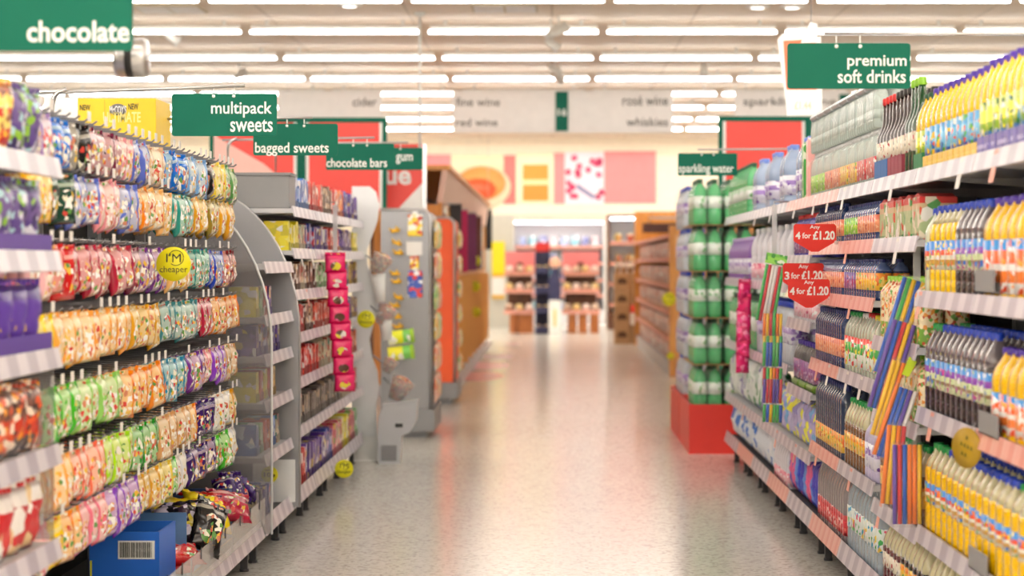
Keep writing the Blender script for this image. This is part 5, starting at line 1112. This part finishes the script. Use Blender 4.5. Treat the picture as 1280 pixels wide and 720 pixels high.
# ---------------------------------------------------------------- the far end under the bulkhead
M_chill = mat('chiller_white', (236, 236, 240), .4); M_glow = mat('chiller_glow', (240, 246, 255), .5, emit=7.0)
def chiller(px0, px1, pyt, Y, label, levels, prints, frame, top):
    x0, x1 = P(px0, 0, Y).x, P(px1, 0, Y).x; zt = P(0, pyt, Y).z; W = x1-x0
    o = tag(obj('display_cabinet', None, None, ((x0+x1)/2, Y, 0)), label, 'cabinet')
    part('back_panel', MB().box(-W/2, W/2, .55, .6, 0, zt), M_chill, o); part('base', MB().box(-W/2, W/2, 0, .6, 0, .3), frame, o)
    for s in (-1, 1): part('side_panel', MB().box(s*W/2, s*(W/2-.05), 0, .55, .3, zt), frame, o)
    part('canopy', MB().box(-W/2, W/2, -.05, .6, zt, zt+.14), top, o); part('lamp', MB().box(-W/2+.06, W/2-.06, .02, .06, zt-.04, zt-.002), M_glow, o)
    for z in levels:
        s = part('shelf', MB().box(-W/2+.05, W/2-.05, .05, .55, z-.03, z), M_chill, o); part('price_rail', MB().box(-W/2+.05, W/2-.05, .035, .048, z-.06, z+.005), M_pinktick, s)
    n = 0
    for li, z in enumerate([.3]+levels):
        k = int((W-.2)/.2)
        for i in range(k):
            pr = prints[(i*7+li*5) % len(prints)]
            pr.put((x0+.1+(i+.5)*(W-.2)/k, Y+.27, z+.001), '%s, %s from left, level %s up in the %s' % (pr.desc, ordw(i+1), ordw(li+1), 'cold cabinet' if frame is M_chill else 'bread shelves'), 'packs in the far cabinets', sc=random.uniform(.8, 1.05))
def fbox(nm, desc, cols, w_=.16, h_=.2, cat='pack'):
    m = pmat('print_far_'+nm, [(0, cols[0]), (.5, cols[1])], cols, 20, .6)
    p = Proto('food_pack', cat, MB().box(-w_/2, w_/2, -.1, .1, 0, h_, bev=.02).mesh('food_pack', m), [('lid', MB().box(-w_*.4, w_*.4, -.08, .08, h_, h_+.012, bev=.004).mesh('lid', M_white), None)]); p.desc = desc; return p
cold = [fbox('a', 'pale blue food pack', [(170, 195, 235), (236, 240, 250), (90, 110, 190)]), fbox('b', 'white and pink food pack', [(246, 240, 240), (240, 190, 196), (230, 240, 250)]), fbox('c', 'navy food pack', [(70, 80, 150), (120, 130, 190), (230, 230, 245)]), fbox('d', 'cyan food pack', [(120, 200, 215), (230, 245, 248), (80, 160, 190)])]
def loafp(nm, desc, c):
    m = pmat('print_loaf_'+nm, [(0, c), (.6, tuple(min(255, int(x*1.1)) for x in c))], [(250, 235, 190), c, (220, 160, 90)], 18, .5)
    p = Proto('bread_loaf', 'bread', MB().lathe([(.02, -.1), (.07, -.085), (.085, -.03), (.085, .04), (.07, .085), (.02, .1)], 12, (0, 0, .085), axis='y').mesh('bread_loaf', m), [('wrapper_tie', MB().lathe([(.025, -.125), (.012, -.105), (.02, -.1)], 8, (0, 0, .085), axis='y').mesh('wrapper_tie', M_red), None)]); p.desc = desc; return p
bread = [loafp('a', 'golden loaf', (240, 205, 120)), loafp('b', 'pale loaf', (250, 226, 160)), loafp('c', 'amber loaf', (236, 180, 90)), loafp('d', 'red-wrapped loaf', (214, 80, 60))]
chiller(640, 757, 277, 49.0, 'wide lit cold cabinet facing the aisle at the far end', [.62, .95, 1.3, 1.65], cold, M_chill, mat('canopy_pink', (250, 206, 190), .5))
chiller(759, 803, 272, 45.0, 'bread shelves facing the aisle, beside the cold cabinet', [.5, .9, 1.3, 1.7], bread, M_walnut, M_walnut)
# grey wall piece and posters at the far left
a, b = P(606, 0, 46), P(642, 0, 46)
struct('wall_far_panel', MB().box(a.x-1.2, b.x, 46, 46.1, 0, CEIL).mesh('wall_far_panel', mat('far_grey', (196, 194, 184), .6)))
for i, (y0, y1, m, nm) in enumerate(((302, 345, mat('poster_yellow', (236, 216, 20), .5), 'bright yellow poster on the grey wall at the far end'), (346, 372, M_whitetick, 'white poster below the yellow one at the far end'))):
    a, b = P(615, y1, 45.9), P(631, y0, 45.9)
    o = tag(obj('wall_poster', MB().box(0, b.x-a.x, -.02, 0, 0, b.z-a.z).mesh('wall_poster', m), None, a), nm, 'poster'); part('lower_edge', MB().box(0, b.x-a.x, -.025, -.0, -.02, .05), mat('poster_amber', (220, 170, 30), .5), o)
# tiered tables of cakes
def table(px0, px1, Y, label):
    x0, x1 = P(px0, 0, Y).x, P(px1, 0, Y).x; W = x1-x0
    o = tag(obj('tiered_table', None, None, ((x0+x1)/2, Y, 0)), label, 'table', 'tiered cake tables at the far end')
    for i, (z, d) in enumerate(((.42, 0), (.8, .25), (1.12, .45))):
        s = part('tier', MB().box(-W/2, W/2, d, d+.5, z-.05, z), M_walnut, o); part('price_rail', MB().box(-W/2, W/2, d-.02, d-.001, z-.07, z+.005), M_pinktick, s)
        if i: part('riser', MB().box(-W/2+.05, W/2-.05, d+.45, d+.5, .42, z-.05), M_walnut, o)
    for lx in (-W/2+.1, -.05, W/2-.18):
        part('leg', MB().box(lx, lx+.16, .05, .5, 0, .37), woodmat('leg_oak', (190, 116, 56), (160, 90, 40)), o)
    part('header_board', MB().box(-W/2, W/2, .9, .93, 1.12, 1.50), M_rose, o); part('prop', MB().box(-.05, .05, .88, .9, .8, 1.3), M_walnut, o)
    k = int(W/.17)
    for li, (z, d) in enumerate(((.42, .0), (.8, .25), (1.12, .45))):
        for i in range(k):
            c = cakes[(i+li) % len(cakes)]
            c.put((x0+(i+.5)*W/k, Y+d+.12, z+.001), '%s on the %s, %s along its %s tier' % (c.desc, 'left cake table' if px0 < 660 else 'right cake table', ordw(i+1), ('lowest', 'middle', 'top')[li]), 'cakes on the tiered tables')
def cakep(nm, desc, c, c2):
    p = Proto('cake_box', 'cake', MB().box(-.07, .07, -.07, .07, 0, .07, bev=.012).mesh('cake_box', pmat('print_cake_'+nm, [(0, c), (.5, c2)], [c, c2, (250, 240, 225)], 26, .5)), [('dome', MB().lathe([(.065, .07), (.06, .1), (.04, .115), (.001, .12)], 12).mesh('dome', mat('dome_'+nm, c2, .3)), None)]); p.desc = desc; return p
cakes = [cakep('a', 'brown and cream cake', (150, 90, 60), (236, 206, 180)), cakep('b', 'golden cake', (220, 160, 80), (246, 216, 150)), cakep('c', 'pale pink cake', (230, 170, 160), (250, 226, 216))]
table(630, 668, 42.6, 'tiered cake table at the far end, left of the navy stand'); table(703, 750, 42.6, 'tiered cake table at the far end, right of the navy stand')
# navy stand and its standee
Y = 42.0
x0, x1 = P(669, 0, Y).x, P(687, 0, Y).x
o = tag(obj('dump_stand', None, None, ((x0+x1)/2, Y, 0)), 'narrow navy shelf stand in front of the cake tables', 'stand'); W = x1-x0
M_nv = mat('stand_navy', (44, 46, 86), .5)
part('back_panel', MB().box(-W/2, W/2, .3, .33, 0, 1.5), M_nv, o)
for s in (-1, 1): part('side_panel', MB().box(s*W/2, s*(W/2-.02), 0, .3, 0, 1.45), M_nv, o)
for k in range(4): part('shelf', MB().box(-W/2+.02, W/2-.02, 0, .3, .02+k*.36, .06+k*.36).box(-W/2+.02, W/2-.02, -.01, .0, .02+k*.36, .14+k*.36), M_nv, o)
part('header', MB().box(-W/2, W/2, .28, .3, 1.5, 1.66), M_red, o)
for k in range(4): 
    for j in range(2): cakes[k % 2].put(((x0+x1)/2-.07+j*.14, Y+.12, 0.061+k*.36), 'pack on the navy stand, %s shelf up, %s side' % (ordw(k+1), ('left', 'right')[j]), 'packs on the navy stand', sc=.9)
a, b = P(686, 416, 41.8), P(701, 330, 41.8)
o = tag(obj('cut_out_board', MB().prism([(0, 0), (b.x-a.x, 0), (b.x-a.x, .62), (0, .62)], -.02, .02).mesh('cut_out_board', M_white), None, (a.x, 41.8, 0)), 'upright white and navy cut-out board beside the navy stand', 'board'); W = b.x-a.x
part('upper_panel', MB().prism([(0, .62), (W, .62), (W*1.0, .95), (W*.72, 1.2), (W*.28, 1.2), (0, .95)], -.02, .02), M_nv, o); part('motif', MB().prism([(W*.4, .15), (W*.6, .15), (W*.62, .45), (W*.38, .45)], -.026, -.021), mat('motif_gold', (240, 220, 130), .5), o)
part('crown', MB().lathe([(.001, -.02), (.1, -.02), (.1, .02), (.001, .02)], 16, (W*.5, 0, 1.3), axis='y'), mat('crown_peach', (246, 190, 160), .5), o); part('strut', MB().prism([(0, 0), (.3, 0), (0, 1.0)], W*.45, W*.5, plane='yz'), M_card, o)
# stack of brown crates
Y = 37.0
for c in range(2):
    for t in range(4):
        a = P(768+c*20.3, 430, Y); z = t*.285
        o = tag(obj('brown_crate', MB().box(0, .25, 0, .4, 0, .28, bev=.008).mesh('brown_crate', M_card), None, (a.x, Y, z)), 'brown card crate in the far stack, %s column, %s up' % (('left', 'right')[c], ordw(t+1)), 'crate', 'brown crates stacked at the far end')
        part('hand_hole', MB().prism([(.05, .1), (.2, .1), (.2, .16), (.16, .2), (.09, .2), (.05, .16)], -.003, 0), mat('hole_brown', (90, 62, 40), .7), o)
a = P(787, 400, Y)
tag(part('price_poster', MB().box(P(788, 0, Y).x, P(806, 0, Y).x, Y-.012, Y-.004, P(0, 406, Y).z, P(0, 381, Y).z), M_white, None), 'white and red price poster on the brown crates', 'poster')
part('red_band', MB().box(P(788, 0, Y).x, P(806, 0, Y).x, Y-.014, Y-.0125, P(0, 391, Y).z, P(0, 381, Y).z), M_hred, bpy.data.objects['price_poster'])
wb_ = bottle('boxed_bottle', .3, .04, mat('amber_glass', (140, 90, 40), .15, coat=.5), capm('gold'), LB['cream'], (.2, .5), .55, ribs=False, long=True, n=10)
for i in range(5): wb_.put((P(772+i*8, 0, Y).x, Y+.15, 1.14), 'amber bottle standing on the brown crates, %s from the left' % ordw(i+1), 'amber bottles on the crates')
# oak gondola on the right beyond the bins
GX, G0, G1 = 1.30, 26.5, 36.5
g = tag(obj('oak_gondola', None, None, (GX, (G0+G1)/2, 0)), 'oak-ended gondola along the far aisle beyond the green bottle tower', 'shelving'); h = (G1-G0)/2
part('end_post', MB().box(.04, .2, -h-.02, -h+.1, .0, 1.72), M_oak, g); part('end_panel', MB().box(.2, 1.1, -h-.02, -h+.05, 0, 1.72), M_oak, g)
part('back_panel', MB().box(.62, .66, -h, h, .05, 1.75), M_walnut, g); part('base', MB().box(.03, .62, -h, h, 0, .16), M_shelf, g); part('far_panel', MB().box(.0, 1.1, h-.06, h, 0, 2.1), M_oak, g)
for z in (.45, .75, 1.05, 1.35, 1.62):
    s = part('shelf', MB().box(.04, .62, -h+.1, h-.06, z-.03, z), M_oak, g); part('price_rail', MB().box(.02, .04, -h+.1, h-.06, z-.05, z), M_pinktick, s)
pkf = [Proto('grocery_pack', 'pack', MB().box(-.09, .09, -.13, .13, 0, .2, bev=.02).mesh('grocery_pack', pmat('print_groc%d' % i, [(0, c), (.5, d)], [Wt, c, d], 16, .6)), [('label_band', MB().box(-.092, -.09, -.07, .05, .06, .11).mesh('label_band', M_whitetick), None)]) for i, (c, d) in enumerate((((150, 60, 60), (226, 170, 150)), ((226, 150, 120), (236, 200, 180)), ((90, 50, 60), (200, 110, 110))))]
for li, z in enumerate((.16, .45, .75, 1.05, 1.35)):
    for i in range(28): pkf[(i+li) % 3].put((GX+.16, G0+.35+i*.34, z+.0008), 'grocery pack on the oak gondola, %s level up, %s from the near end' % (ordw(li+1), ordw(i+1)), 'grocery packs on the oak gondola')
p0, p1 = P(803, 291, 36), P(855, 279, 36)
o = tag(part('brown_header', MB().box(p0.x, p1.x, 36, 36.04, p0.z, p1.z), mat('header_brown', (70, 34, 30), .5), None), 'dark brown header sign above the oak gondola', 'sign')
part('post', MB().box(p1.x-.06, p1.x, 36.04, 36.1, 0, p1.z), M_walnut, o)
part('frame', MB().tube([(p0.x+.1, 36.02, p1.z), (p0.x+.1, 36.02, p1.z+.08), (p1.x, 36.02, p1.z+.08), (p1.x, 36.02, p1.z)], .015, 8), M_steel, o)
spot(836, 374, 17, 26.46, 'yellow round sign on the oak gondola end post', tab=False); spot(838, 445, 9, 26.46, 'small yellow round sign low on the oak gondola end', tab=False)
# ---- labels must single things out
dup = {k: v for k, v in USED.items() if len(v) > 1}
print('THINGS', sum(len(v) for v in USED.values()), 'OBJECTS', len(COL.objects), 'DUPLICATE LABELS', len(dup), list(dup.items())[:6])
long_ = [k for k in USED if len(k.replace(',', '').split()) > 16]
print('LONG', len(long_), long_[:5])
